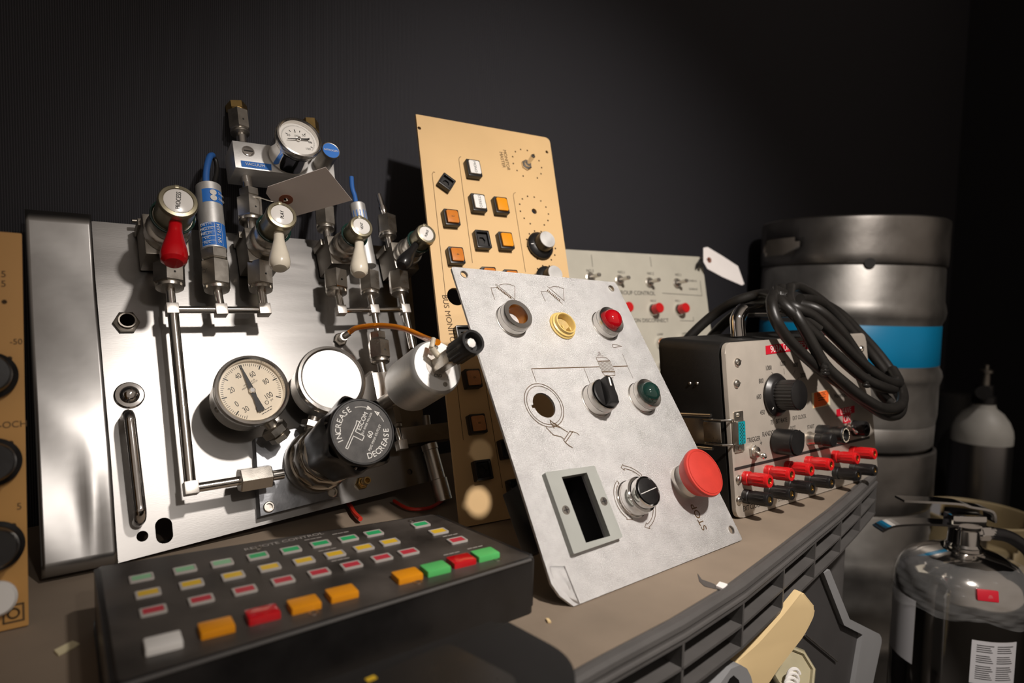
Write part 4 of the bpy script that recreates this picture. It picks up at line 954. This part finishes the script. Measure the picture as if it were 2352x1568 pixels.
for t, px in (('NO.3', 1355), ('NO.1', 1427), ('NO.2', 1494), ('NO.1', 1558)): gt(t, px, 622+(px-1355)*.045, .0062)
gt('GROUP CONTROL', 1462, 673, .0092); gt('STATION DISCONNECT', 1484, 736, .0088)
for t, px, py in (('CHAN A', 1590, 645), ('CHAN B', 1592, 664), ('LAMP', 1516, 768), ('LAMP', 1572, 766), ('NO.2', 1500, 691), ('NO.1', 1557, 691)): gt(t, px, py, .0052)
def gl(*p): g.stroke([tuple(H3(*q)[:2]) for q in p], .0007, .0003)
gl((1521, 673), (1612, 679), (1608, 645)); gl((1562, 736), (1593, 737), (1592, 728)); gl((1358, 585), (1361, 612)); gl((1493, 590), (1496, 612))
flat('printed_marks', g, 'ink', gry)
c = H3(1603, 607, .004)
gp_('wire_tie', G().tube([c+V(p) for p in ((-.005, -.007, 0), (-.004, .002, .006), (.001, .007, .007), (.004, .001, .004), (0, -.006, .007), (-.003, 0, .009), (.006, .006, .008))], .0018, 8), 'wire_black', gry)
tc = [(1615.7, 569), (1625, 567), (1660, 588), (1695, 611), (1709.6, 652), (1704, 655), (1660, 636), (1625, 617), (1616, 601)]
DT = .016
pw = [GP.M @ H3(x, y, DT) for x, y in tc]; ctr = sum(pw, V())/len(pw); mt_ = GP.M.copy(); mt_.translation = ctr; mi = mt_.inverted()
tg = thing('paper_tag', 'white manila tag sticking out past the top corner of the grey switch panel', 'tag', mt_)
hc = mi @ (GP.M @ H3(1629, 597, DT))
ob('card', G().sheet([[tuple((mi @ p)[:2]) for p in pw], circ(hc, .0018, 18)], .0006), 'paper', tg)
ob('ring', G().sheet([circ(hc, .0050, 28), circ(hc, .0018, 18)], .0003, T(0, 0, .0003)), 'tag_ring', tg, 'brown reinforcing ring')
ob('string', G().tube([hc+V((0, 0, -.001)), hc+V((-.004, .001, .001)), hc+V((-.010, -.001, -.003)), hc+V((-.016, -.006, -.008))], .0006, 6), 'wire_black', tg)
# ================================================================ left tan panel, cut off by the frame
LT = Plane(on_z(66, 1435, ZS+.001), -6, 12)
H4 = LT.hit
a_, b_ = H4(50, 536), H4(66, 1435)
lft = thing('fader_panel', 'tan panel with black knobs at the left edge of the shelf', 'control panel', LT.M)
bt = H4(0, 1453)
slb = (b_.y-bt.y)/(b_.x-bt.x); tp4 = H4(0, 532); slt = (a_.y-tp4.y)/(a_.x-tp4.x)
ob('panel_plate', G().sheet([rquad([(a_.x-.12, a_.y-.12*slt), a_[:2], b_[:2], (b_.x-.12, b_.y)], .001)], .003), 'tan_paint_dark', lft)
for py, px in ((862, -26), (1062, -18), (1256, -12)):
    d = .016; c = H4(px, py, d*.4); m = T(c.x, c.y, 0)
    o = ob('knob', G().lathe([(.0150, .001), (.0152, .004), (.0125, .006), (.0120, .018), (.0110, .020), (0, .020)], m, 40), 'black_plastic', lft)
    flat('pointer_mark', G().stroke([(c.x, c.y+.004), (c.x, c.y+.0105)], .001, .0203), 'white_ink', o)
c = H4(-8, 1377, .006); ob('push_button', G().lathe([(.0105, .0), (.0105, .005), (.009, .007), (0, .007)], T(c.x, c.y, 0), 40), 'white_button', lft, 'white round button')
g = G()
for t, px, py, s in (('5', 8, 630, .006), ('5', 8, 652, .006), ('-50', 37, 785, .0052), ('-OCH', 30, 975, .0058), ('5', 44, 1163, .006)):
    q = H4(px, py); g.text(t, T(q.x, q.y, .0003), s, z=0)
for px, py in ((10, 693), (22, 823), (33, 855), (22, 888), (25, 1017), (36, 1047), (26, 1080), (31, 1206), (41, 1236), (32, 1270)): g.ringstroke(H4(px, py), .0008, .0013, .0003, n=10)
q = H4(31, 1408); g.stroke([(q.x-.005, q.y-.005), (q.x+.005, q.y-.005), (q.x+.005, q.y+.005), (q.x-.005, q.y+.005)], .0011, .0003, True); g.ringstroke(q, .0028, .0011, .0003, n=20)
flat('printed_marks', g, 'brown_ink', lft)
# ================================================================ data test set
TS = Plane(on_z(1700, 1191, ZS+.001), -5, 7)
K = TS.hit
tst = thing('data_test_set', 'portable data test set with red and black binding posts and a looped cable on top', 'test equipment', TS.M)
def ts_(n, g, mt, parent=tst, l=None, **k): return ob(n, g, mt, parent, l, **k)
q = p2(TS, [(1664, 787), (1988, 764), (2017, 1090), (1692, 1193)])
fp = rquad(q, .011, 6); cx = sum(p[0] for p in q)/4; cy = sum(p[1] for p in q)/4
ts_('front_panel', G().prism(fp, -.0045, 0, bev=.0012), 'test_face')
DEP, SHR = .088, math.tan(R(7))
def inset(poly, k): return [(cx+(x-cx)*k, cy+(y-cy)*k) for x, y in poly]
g = G(); sec = [(-.0045, .985), (-.0075, .985), (-.0078, .998), (-DEP+.010, .998), (-DEP+.003, .985), (-DEP, .955)]
n = len(fp); vs = []; fs = []
for z, k in sec:
    pz = inset(fp, k); lo = min(y for x, y in pz)
    vs += [(x, max(y, min(p[1] for p in fp)+.0005) - SHR*z, z) for x, y in pz]
for j in range(len(sec)-1):
    for i in range(n): fs.append((j*n+i, j*n+(i+1) % n, (j+1)*n+(i+1) % n, (j+1)*n+i))
fs += [tuple((len(sec)-1)*n+i for i in range(n))]
ts_('case', g.add(vs, fs), 'crackle_black')
# frame rim seen at the left edge
for px, py in ((1695, 832), (1693, 881), (1698, 1101), (1699, 1149), (1979, 801)):
    c = K(px, py, .001); m = T(c.x, c.y, 0); s = ts_('panel_screw', G().lathe([(.0046, 0), (.0044, .0010), (.0034, .0022), (.0015, .0027), (0, .0028)], m, 24), 'fitting_steel')
    flat('screw_slot', G().box((c.x, c.y, .0026), (.0066, .0009, .0012), 0, T(c.x, c.y, 0) @ RZ(random.uniform(0, 90)) @ T(-c.x, -c.y, 0)), 'dark_fitting', s)
# big rate knob
d = .028; c = K(1838, 907, d); a, b = c.x, c.y; m = T(a, b, 0)
rs, rk = .0228, .0158
o = ts_('rate_knob', G().lathe([(rs, .0015), (rs*1.0, .003), (rs*.86, .0065), (rs*.80, .0075), (rk, .008)], m, 64, cap=False), 'black_plastic')
n = 108; pr = [(a+rk*(1 if (i//2) % 2 else .955)*math.cos(2*math.pi*i/n), b+rk*(1 if (i//2) % 2 else .955)*math.sin(2*math.pi*i/n)) for i in range(n)]
ts_('grip', G().prism(pr, .0065, d-.0012).lathe([(rk*.97, d-.0014), (rk*.95, d-.0004), (rk*.90, d), (0, d)], m, 48), 'black_plastic', o)
q0 = K(1777, 931, .0055); dv = V((q0.x-a, q0.y-b, 0)).normalized()
flat('pointer_mark', G().stroke([(a+dv.x*rs*.70, b+dv.y*rs*.70), (a+dv.x*rs*.95, b+dv.y*rs*.95)], .0012, .0068), 'white_ink', o)
# pointer knob
d = .024; c = K(1833, 1017, d); a, b = c.x, c.y; m = T(a, b, 0) @ RZ(30)
n = 72; rk = .0135
def dshape(k): return [(rk*k*math.cos(R(t)), rk*k*math.sin(R(t))) for t in range(25, 336, 8)] + [(rk*1.28*k, -.0012), (rk*1.28*k, .0012)]
o = ts_('selector_knob', G().prism(dshape(1.0), .002, d-.002, m, .0015).prism(dshape(.9), d-.002, d, m, .0005), 'black_plastic')
# start button, fuse holder, jack
c0 = K(1862, 1007, .002); c1 = K(1898, 1017, .028)
o = ts_('start_button', G().lathe([(.0078, 0), (.0078, .002), (.0068, .004), (.0062, .009), (0, .009)], T(c0.x, c0.y, 0), 28), 'fitting_steel')
ts_('cap', G().lathe([(.0062, .008), (.0062, .016), (.0078, .018), (.0080, .026), (.0068, .028), (0, .028)], T(c0.x, c0.y, 0), 24), 'black_plastic', o)
c = K(1943, 999, .030); m = T(c.x, c.y, 0)
o = ts_('fuse_holder', G().lathe([(.0100, 0), (.0100, .010), (.0088, .012), (.0088, .020), (.0095, .021), (.0095, .029), (.0085, .030), (.0060, .030), (.0055, .027), (0, .027)], m, 36), 'black_plastic')
g = G()
for k in range(10): g.ringstroke((c.x, c.y), .0072, .0014, .0303, k*36, k*36+20, 4, None)
flat('face_marks', g, 'dial_cream', o)
c = K(1991, 985, .015); m = T(c.x, c.y, 0)
ts_('jack', G().lathe([(.0095, 0), (.0095, .013), (.0085, .015), (.0052, .015), (.0048, .005), (0, .005)], m, 32), 'black_plastic')
# toggles
def toggle(px, py, tip, s=1.0):
    c = K(px, py, 0); t = K(*tip, .018*s); m = T(c.x, c.y, 0)
    o = ts_('toggle_switch', G().hexa((c.x, c.y, 0), (c.x, c.y, .0025), .0078*s, .1).lathe([(.0056*s, .0024), (.0054*s, .005), (.0040*s, .0055), (0, .0055)], m, 28), 'fitting_steel')
    b = V((c.x, c.y, .0045)); ts_('lever', G().cyl(b, t, .0019*s, 16, .0031*s).lathe([(.0031*s, 0), (.0027*s, .0016*s), (.0012*s, .0028*s), (0, .003*s)], axis(t, t-b), 16), 'tube_steel', o)
toggle(1730, 1037, (1754, 1047)); toggle(1947, 981, (1966, 992), .75)
# binding posts
def post(px, py, mt_):
    d = .027; c = K(px, py, d); m = T(c.x, c.y, 0); r = .0067; n = 72
    pr = lambda z0, z1, k: [(r*k*(1 if (i // 3) % 2 else .94)*math.cos(2*math.pi*i/n)+c.x, r*k*(1 if (i // 3) % 2 else .94)*math.sin(2*math.pi*i/n)+c.y) for i in range(n)]
    o = ts_('binding_post', G().lathe([(r*1.06, 0), (r*1.06, .0055), (r*.95, .0062)], m, 36, cap=False).lathe([(r*.92, .006), (r*.96, .007), (r*.965, .0095), (r, .0105), (r*.97, d-.0008), (r*.90, d), (r*.52, d), (r*.50, d-.004)], m, 36, cap=False).prism(pr(0, 0, 1.02), .0105, d-.003), mt_)
    ts_('socket', G().lathe([(r*.50, d-.0008), (r*.36, d-.0006), (r*.32, d-.006), (0, d-.006)], m, 24), 'brass', o, 'brass socket')
for p in ((1768.6, 1105), (1818.6, 1090), (1864, 1078.6), (1909.6, 1067), (1970, 1052.7), (2009.6, 1042)): post(*p, 'red_plastic')
for p in ((1768.6, 1148), (1819.5, 1134), (1866, 1121), (1911, 1108), (1972, 1091), (2010.5, 1080)): post(*p, 'black_plastic')
# D connector
f4 = p2(TS, [(1686, 946), (1707, 943), (1710, 1036), (1689, 1041)], .0012)
o = ts_('connector', G().prism(rquad(f4, .0016), 0, .0012).prism(rquad(p2(TS, [(1694.5, 968), (1711, 965.5), (1712.5, 1018), (1696, 1023)], .0075), .0014), .001, .0075), 'fitting_steel')
i4 = rquad(p2(TS, [(1704, 968), (1711.5, 967), (1713, 1018), (1706, 1021)], .0078), .0012)
ins = ts_('insert', G().prism(rquad(p2(TS, [(1696.5, 969), (1711.5, 966.5), (1713, 1018), (1698, 1021.5)], .0078), .0014), .006, .0078), 'teal_insert', o, 'teal pin insert')
g = G()
for k in range(13):
    for j in range(2): s = K(1700+j*5+(k % 2)*3+k*.14, 972+k*3.9, .008); g.disc((s.x, s.y, .0079), .00085, 8)
flat('pin_holes', g, 'ink', ins)
for px, py in ((1698, 953), (1700, 1030)):
    s = K(px, py, .002); ts_('jack_screw', G().lathe([(.0021, .0012), (.0020, .0024), (0, .0030)], T(s.x, s.y, 0), 16), 'fitting_steel', o)
# side latch
xl = min(p[0] for p in fp); ym = K(1690, 990).y
g = G(); g.box((xl-.004, ym, -.040), (.006, .026, .032), .0012); g.cyl((xl-.0065, ym-.0165, -.066), (xl-.0065, ym-.0165, -.016), .0016); g.cyl((xl-.0065, ym+.0165, -.066), (xl-.0065, ym+.0165, -.016), .0018)
lt_ = ts_('latch', g, 'bezel_steel')
w_ = [V((xl-.006, ym-.012, -.026)), V((xl-.007, ym-.012, -.004)), V((xl-.001, ym-.012, .0025)), V((xl+.004, ym-.012, .0025)), V((xl+.004, ym+.012, .0025)), V((xl-.001, ym+.012, .0025)), V((xl-.007, ym+.012, -.004)), V((xl-.006, ym+.012, -.026))]
ts_('wire_loop', G().tube(w_, .0012, 10, smooth=0).box((xl-.0075, ym, -.015), (.0012, .020, .020), .0004), 'fitting_steel', lt_)
for dz in (-.045, -.036): ts_('side_rivet', G().lathe([(.0018, 0), (.0012, .0008), (0, .0010)], axis((xl+.0003, K(1690, 878).y, dz), (-1, 0, 0)), 14), 'fitting_steel')
# carrying handle
zt_ = -.034; yt = max(p[1] for p in fp)
A_, B_ = K(1696, 778, zt_), K(1712, 716, zt_); X1 = K(1864, 750, zt_).x
yb = yt - SHR*zt_ - .002; yh = B_.y
hx0 = A_.x
ts_('carry_handle', G().tube([(hx0, yb, zt_), (hx0, yb+(yh-yb)*.6, zt_), (hx0+.002, yh-.006, zt_), (hx0+.009, yh, zt_), (hx0+.02, yh+.0015, zt_), (X1-.02, yh+.0015, zt_), (X1-.009, yh, zt_), (X1-.002, yh-.006, zt_), (X1, yb+(yh-yb)*.6, zt_), (X1, yb, zt_)], .0080, 14), 'chrome')
# printed face
g = G()
def tt(t, px, py, s, rot=0): s_ = K(px, py); g.text(t, T(s_.x, s_.y, .0002) @ RZ(rot), s, z=0, sx=.82)
for t, px, py in (('1000', 1765, 845), ('800', 1748, 875), ('600', 1743, 911), ('450', 1751, 947), ('1200', 1797, 835), ('1600', 1826, 838), ('2000', 1844, 862)): tt(t, px, py, .0070)
tt('75', 1773, 970, .0066); tt('BIT RATE', 1795, 966, .0066); tt('EXT CLOCK', 1836, 958, .0062); tt('TRIGGER', 1731, 1009, .0070); tt('RANDOM', 1767, 995, .0072); tt('+', 1748, 1018, .009)
tt('DOT', 1821, 983, .0062); tt('START', 1862, 980, .0062); tt('EXT CLOCK', 1728, 1163, .0072); tt('SYNC', 1795, 1146, .006)
tt('Western Electric', 1935, 907, .0072)
kc_ = K(1806, 907); rs_ = .0228
for px, py in ((1772, 854), (1762, 880), (1757, 910), (1763, 940), (1800, 846), (1826, 849), (1835, 866), (1778, 962)):
    e = K(px, py); u_ = (V((kc_.x, kc_.y, 0))-V((e.x, e.y, 0))).normalized()*.006; g.stroke([(e.x, e.y), (e.x+u_.x, e.y+u_.y)], .0004, .0002)
g.add([(x, y, .0002) for x, y in p2(TS, [(1687, 1081), (1687, 1074), (1997, 1001), (1997, 1007)])], [(0, 1, 2, 3)])
flat('printed_marks', g, 'ink', tst)
def lab(qd, mt_, texts, l):
    p4 = p2(TS, qd); o = ts_('label', G().prism(p4, .0001, .0005), mt_, tst, l, smooth=False)
    c = V((sum(p[0] for p in p4)/4, sum(p[1] for p in p4)/4)); dx = V(p4[1])-V(p4[0]); an = math.degrees(math.atan2(dx.y, dx.x))
    g = G()
    for t, ox, oy, s in texts: g.text(t, T(c.x, c.y, .0006) @ RZ(an) @ T(ox, oy, 0), s, z=0)
    return o, g
o, g = lab([(1758, 794), (1884, 777), (1885, 797), (1759, 814)], 'label_red', [('903A DATA TEST SET', 0, 0, .0102)], 'red embossed tape label'); flat('lettering', g, 'white_ink', o)
o, g = lab([(1876, 834), (1889, 822), (1924, 868), (1912, 880)], 'label_red', [('O', .010, 0, .0085)], 'slanting red tape label'); flat('lettering', g, 'white_ink', o)
o, g = lab([(1921, 940), (1962, 931), (1962, 947), (1921, 957)], 'label_red', [('LEAVE', 0, 0, .0095)], 'red tape label LEAVE'); flat('lettering', g, 'white_ink', o)
o, g = lab([(1936, 954), (1953, 950), (1953, 969), (1936, 973)], 'label_red', [('ON', 0, 0, .0100)], 'red tape label ON'); flat('lettering', g, 'white_ink', o)
o, g = lab([(1864, 902), (1904, 894), (1906, 930), (1867, 938)], 'sticker_cream', [], 'cream and orange calibration sticker')
p4 = p2(TS, [(1870, 902), (1898, 896), (1903, 901), (1903, 922), (1896, 930), (1870, 936)], .0006); ts_('sticker_print', G().prism(rquad(p4, .001), .0005, .0007), 'sticker_orange', o)
c = K(1886, 912); g = G(); g.text('B.B.TEC', T(c.x, c.y+.0035, .0009) @ RZ(2), .0058, z=0); g.stroke([(c.x-.008, c.y-.0005), (c.x+.008, c.y)], .0009, .0009); g.stroke([(c.x-.008, c.y-.003), (c.x+.006, c.y-.0025)], .0009, .0009)
flat('lettering', g, 'brown_ink', o)
# ================================================================ looped mains cable
cab = []
def cp(*pts): return [TS.M @ K(x, y, d) for x, y, d in pts]
CR = .0061
ctr = TS.M @ K(1900, 800, .02)
cbl = thing('power_cable', 'black mains cable looped over the handle of the test set, hanging down its right side', 'cable', T(ctr))
def strand(pts, close=False, r=CR, name='loop'):
    P = [p-ctr for p in cp(*pts)]; ob(name, G().tube(P, r, 12, close, 8), 'wire_black', cbl)
strand([(1562, 806, -.135), (1585, 772, -.125), (1640, 722, -.10), (1690, 692, -.07), (1745, 676, -.045), (1775, 680, -.02), (1800, 700, .004), (1840, 738, .016), (1905, 800, .024), (1975, 862, .034), (2025, 888, .040), (2052, 893, .034)])
strand([(1632, 776, -.12), (1665, 742, -.10), (1715, 704, -.07), (1760, 690, -.035), (1790, 694, -.010), (1830, 716, .010), (1880, 755, .020)], name='inner_loop')
strand([(1781, 670, -.03), (1772, 692, .0), (1780, 730, .010), (1802, 768, .013), (1835, 805, .016), (1880, 845, .020), (1935, 885, .028), (1990, 925, .036), (2035, 953, .040), (2064, 950, .036), (2072, 925, .026), (2058, 895, .010), (2030, 850, .0), (1995, 806, -.012), (1960, 765, -.02), (1915, 715, -.03), (1870, 678, -.036), (1832, 658, -.036), (1815, 663, -.028)], name='outer_loop')
strand([(1815, 660, -.028), (1812, 690, .0), (1830, 725, .015), (1858, 775, .022), (1895, 838, .028), (1940, 880, .036), (1985, 915, .044), (2030, 938, .047), (2066, 932, .042), (2074, 905, .028), (2058, 868, .010), (2020, 815, -.006), (1975, 765, -.02), (1930, 720, -.03), (1880, 692, -.034), (1838, 686, -.026)], name='outer_loop')
strand([(1795, 662, -.032), (1800, 690, -.006), (1826, 706, .012), (1870, 728, .020), (1920, 775, .026), (1970, 825, .032), (2020, 865, .038), (2052, 880, .036), (2064, 876, .026), (2050, 848, .012)], name='outer_loop')
strand([(1840, 700, -.02), (1880, 712, -.004), (1925, 752, .006), (1960, 800, .010), (1990, 845, .014), (2010, 880, .018), (2025, 905, .024), (2045, 925, .030)], name='inner_loop')
wrap = []
for k in range(28): 
    t = k/27; wrap.append((1779+28*t, 674+10*t + 14*math.sin(k*1.55), -.030+.016*math.cos(k*1.55)+.01*t))
strand(wrap, r=.0036, name='cable_wrap')
for p in ((1895, 845, .024), (1990, 872, .030)):
    w2 = [(p[0]+10*math.sin(k*1.5)*.6, p[1]+k*1.6-12+5*math.cos(k*1.5), p[2]+.008*math.cos(k*1.5)) for k in range(16)]
    strand(w2, r=.0030, name='cable_wrap')
# ================================================================ remote keypad
RC = Plane(on_z(1232, 1277, ZS+.0392), -8, 90)
F = RC.hit
rem = thing('remote_keypad', 'black remote control box with rows of green, yellow, red and orange buttons', 'remote control', RC.M)
def rm_(n, g, mt, parent=rem, l=None, **k): return ob(n, g, mt, parent, l, **k)
tpq = p2(RC, [(215, 1303), (1000, 1179), (1232, 1277), (252, 1578)])
rm_('case', G().prism(rquad(tpq, .004), -.034, 0, bev=.0030).prism([(x*1.004, y) for x, y in rquad(tpq, .006)], -.0388, -.033), 'black_plastic')
rm_('edge_highlight', G().tube([V((tpq[3][0], tpq[3][1], -.0012))*.985, V((tpq[2][0], tpq[2][1], -.0012))*1.0 + (V((tpq[3][0], tpq[3][1], 0))-V((tpq[2][0], tpq[2][1], 0)))*.02], .0011, 8, smooth=0), 'shelf_plastic')  # paler tube stands in for the highlight along the front top edge
ti = [V(p) for p in tpq]; tc_ = sum(ti, V((0, 0)))/4
rm_('top_plate', G().prism(rquad([tuple(tc_+(p-tc_)*.972) for p in ti], .003), -.0005, .0003), 'dusty_black', l='dusty top plate')
def button(px, py, kind, sx=1.0):
    big = kind in ('white_button', 'orange_button', 'big_red', 'green_button')
    z = .0042 if big else .0014
    c = F(px, py, z)
    if big:
        m_ = 'red_gloss' if kind == 'big_red' else kind
        g = G().box((c.x, c.y, z/2-.001), (.0165, .0125, z+.002), .0012)
        rm_('button', g, m_)
    else:
        o = rm_('button', G().sheet([rrect(c.x, c.y, .0126, .0090, .0010), rrect(c.x, c.y, .0106, .0074, .0006)], .003, T(0, 0, z), bev=.0003), 'clear_frame')
        rm_('cap', G().prism(rrect(c.x, c.y, .0106, .0074, .0006), -.001, z+.0001), kind, o)
gr = [(325, 1325), (425, 1306), (510, 1291), (592, 1275), (668, 1261), (736, 1247), (800, 1235), (858, 1223), (966, 1203)]
ye = [(340, 1360), (440, 1339), (535, 1320), (619, 1301), (698, 1286), (769, 1271), (835, 1256), (895, 1243), (1007, 1219)]
rd = [(352, 1400), (462, 1375), (562, 1353), (650, 1331), (733, 1313), (807, 1296), (877, 1279), (938, 1266), (1050, 1239)]
for k, p in enumerate(gr): button(*p, 'green_pale' if k < 3 else 'green_deep')
for p in ye: button(*p, 'yellow_lens')
for p in rd: button(*p, 'rose_lens')
for p, k in zip([(375, 1467), (497, 1432), (603, 1402), (698, 1379), (785, 1354), (935, 1314), (1000, 1298), (1059, 1280), (1114, 1266)],
                ['white_button', 'orange_button', 'big_red', 'orange_button', 'orange_button', 'orange_button', 'green_button', 'big_red', 'green_button']): button(*p, k)
for px, py in ((720, 1406), (960, 1335), (1142, 1283), (945, 1195), (592, 1257)):
    c = F(px, py, .0006); rm_('case_screw', G().lathe([(.0030, 0), (.0028, .0006), (.0016, .0006), (.0015, -.001), (0, -.001)], T(c.x, c.y, 0), 20), 'dark_fitting')
g = G()
def rt_(t, px, py, s): c = F(px, py); g.text(t, T(c.x, c.y, .0005) @ RZ(4), s, z=0)
rt_('REMOTE CONTROL', 655, 1244, .0062)
for px, py in ((720, 1238), (783, 1225), (753, 1263), (1035, 1230), (1092, 1258), (1038, 1272), (783, 1286)):     # worn captions
    c = F(px, py)
    for i in range(3): g.stroke([(c.x-.006+i*.0042, c.y), (c.x-.003+i*.0042, c.y+.0001)], .0012, .0005)
flat('printed_marks', g, 'clear_frame', rem)
# ================================================================ black case in the foreground
BZ = ZS+.030
bq = [on_z(1150, 1418, BZ), on_z(1316, 1507, BZ), on_z(1330, 1640, BZ), on_z(560, 1690, BZ), on_z(640, 1600, BZ)]
o0 = sum(bq, V())/len(bq); o0.z = ZS+.001
bc = thing('instrument_case', 'smooth black plastic case lying in front of the remote keypad at the shelf edge', 'case', T(o0))
bp_ = [(p.x-o0.x, p.y-o0.y) for p in bq]
rr = rquad(bp_, [.008, .016, .012, .01, .006], 8)
ob('body', G().prism(rr, 0, .029, bev=.005), 'black_matte', bc)
rq = [(on_z(x, y, BZ)-o0) for x, y in ((1030, 1478), (1190, 1560), (1150, 1660), (640, 1660), (800, 1575))]
ob('recessed_panel', G().prism(rquad([(p.x, p.y) for p in rq], .006), .0285, .0296), 'black_plastic', bc)
c = on_z(852, 1562, BZ)-o0
ob('label_mark', G().box((c.x, c.y, .0298), (.005, .003, .0006), 0), 'yellow_lens', bc)
# ================================================================ scraps on the shelf
def scrap(name, px, py, sx, sy, rot, mt_, label, cat):
    c = on_z(px, py, ZS); g = G(); g.prism([(-sx/2, -sy*.4), (sx*.45, -sy/2), (sx/2, sy*.35), (-sx*.3, sy/2)], 0, .0012)
    o = ob(name, g, mt_); o.location = (c.x, c.y, ZS+.0004); o.rotation_euler = (R(3), 0, R(rot)); tag(o, label, cat)
scrap('paint_chip', 1657, 1348, .011, .007, 20, 'paper', 'white paint chip on the shelf by the front lip', 'chip')
scrap('plastic_crumb', 1259, 1428, .0022, .005, -20, 'cream_plastic', 'tiny cream crumb on the shelf right of the remote keypad', 'crumb')
scrap('cream_piece', 150, 1492, .014, .007, 35, 'sticker_cream', 'torn cream scrap on the shelf left of the remote keypad', 'scrap')  # flat cream piece beside the keypad
q = [on_z(x, y, ZS+.004) for x, y in ((795, 1150), (806, 1166), (814, 1180), (828, 1194))]
tag(ob('wire_offcut', G().tube([p+V((0, 0, .001)) for p in q], .0022, 8), 'wire_red'), 'short red wire end under the bottom edge of the steel gas panel', 'wire')
q = [on_z(x, y, ZS+.004) for x, y in ((905, 1150), (940, 1168), (985, 1166), (1015, 1150))]
tag(ob('wire_offcut', G().tube(q, .0018, 8), 'wire_red'), 'dark red wire loop on the shelf below the filter tube', 'wire')
q = [(1602, 1316), (1612, 1330), (1640, 1340), (1662, 1356), (1648, 1353), (1618, 1346), (1606, 1334)]
g = G().add([tuple(on_z(x, y, ZS+.0003)-V(shelf.location)) for x, y in q], [tuple(range(len(q)))])
flat('ink_stain', g, 'smear', shelf)
# ================================================================ under the shelf: stacking bins and their contents
BN = Plane(at_depth(1940, 1430, .70), -3, 0); bz = lambda z: z - BN.o.z
B = BN.hit
sb = thing('storage_bin', 'grey plastic stacking bin with a cut-away front, right-hand one on the lower shelf', 'bin', BN.M)
out_ = p2(BN, [(1897, 1305), (1943, 1418), (2013, 1453), (2018, 1466), (1968.6, 1568)]); inn_ = p2(BN, [(1883, 1312), (1930, 1432), (1973, 1454), (1913, 1568)])
yb_ = bz(ZL+.002)
def ext(p, q_, y):   # continue an edge down to height y
    t = (y-p[1])/(q_[1]-p[1]); return (p[0]+(q_[0]-p[0])*t, y)
of, nf = ext(out_[3], out_[4], yb_), ext(inn_[2], inn_[3], yb_)
of = (max(of[0], out_[3][0]-.09), yb_); nf = (of[0]-.028, yb_)
ob('rim', G().prism(rquad(out_[:4]+[of, nf]+inn_[:3][::-1], [0, .002, .004, .006, 0, 0, 0, 0, 0]), -.004, .004), 'bin_grey', sb)
xl_ = inn_[0][0]-.10
side = [(xl_, yb_), (xl_, inn_[0][1]), inn_[0], inn_[1], inn_[2], nf]
ob('side_wall', G().prism(side, -.003, -.001).box((0, 0, 0), (.001, .001, .001)), 'bin_grey_shaded', sb)
ob('side_wall', G().prism(side, -.112, -.110), 'bin_grey_shaded', sb)
ob('base', G().box(((xl_+nf[0])/2, yb_+.002, -.056), (abs(nf[0]-xl_), .004, .108)), 'bin_grey_shaded', sb)
ob('front_wall', G().add([(inn_[2][0], inn_[2][1], -.002), (nf[0], nf[1], -.002), (nf[0], nf[1], -.11), (inn_[2][0], inn_[2][1], -.11)], [(0, 1, 2, 3)]), 'bin_grey', sb)
q0, q1 = B(1849, 1457, .001), B(1922, 1518, .001); ob('divider_edge', G().cyl(q0, q1, .0009), 'fitting_steel', sb)
# left bin, nearer
BL = Plane(at_depth(1690, 1545, .50), 0, 0); B2 = BL.hit
lbn = thing('storage_bin', 'grey plastic bin with a rounded rim, left-hand one on the lower shelf', 'bin', BL.M)
zb2 = ZL+.002 - BL.o.z
o_ = p2(BL, [(1640, 1545), (1668, 1530), (1690, 1521), (1705, 1530), (1714, 1548), (1722, 1580)]); i_ = p2(BL, [(1650, 1580), (1665, 1552), (1674, 1545), (1686, 1556), (1694, 1585)])
o_[0] = (o_[0][0]-.03, o_[0][1]-.02)
ob('rim', G().prism(o_+[(o_[5][0], zb2), (i_[4][0], zb2)]+i_[::-1]+[(i_[0][0]-.03, zb2), (o_[0][0], zb2)], -.07, .004), 'bin_grey', lbn)
# cream plastic scoop standing in the left bin
CP = Plane(at_depth(1790, 1460, .545), -6, 0); B3 = CP.hit
cq = p2(CP, [(1690, 1568), (1692, 1521), (1742, 1478), (1800, 1412), (1843, 1358), (1872, 1394), (1869, 1416), (1848, 1458), (1800, 1520), (1762, 1568)])
zb3 = ZL+.004-CP.o.z
crm = thing('scoop', 'cream plastic curved scoop handle leaning out from under the shelf', 'scoop', CP.M)
ob('handle', G().prism(rquad([(cq[0][0]-.02, zb3)]+cq+[(cq[-1][0]-.03, zb3)], [0, 0, .003, .008, .008, .003, .003, .004, .008, .008, 0, 0], 5), -.007, 0, bev=.0022), 'cream_plastic', crm)
# smoked plug with a coiled lead
PG = at_depth(1824, 1538, .60)
plg = thing('coiled_plug', 'smoky plastic plug with a white coiled lead, in shade under the cream scoop', 'plug', T(PG.x, PG.y, PG.z))
mz = axis((0, 0, 0), (-.45, -.62, .55))
ob('body', G().lathe([(.010, -.03), (.0235, -.026), (.0235, -.004), (.0205, .0), (.0185, .0), (.0175, -.003), (0, -.003)], mz, 8).cyl((0, .01, -.02), (0, .01, ZL+.003-PG.z), .012), 'smoked_plastic', plg)
hx = [mz @ V((-.004+.0052*math.cos(k*.8)-k*.0003, -.004+.0052*math.sin(k*.8)-.00075*k*.6, .006+.002*math.sin(k*.8))) for k in range(48)]
ob('coiled_lead', G().tube(hx, .0017, 8, smooth=3), 'white_enamel', plg)
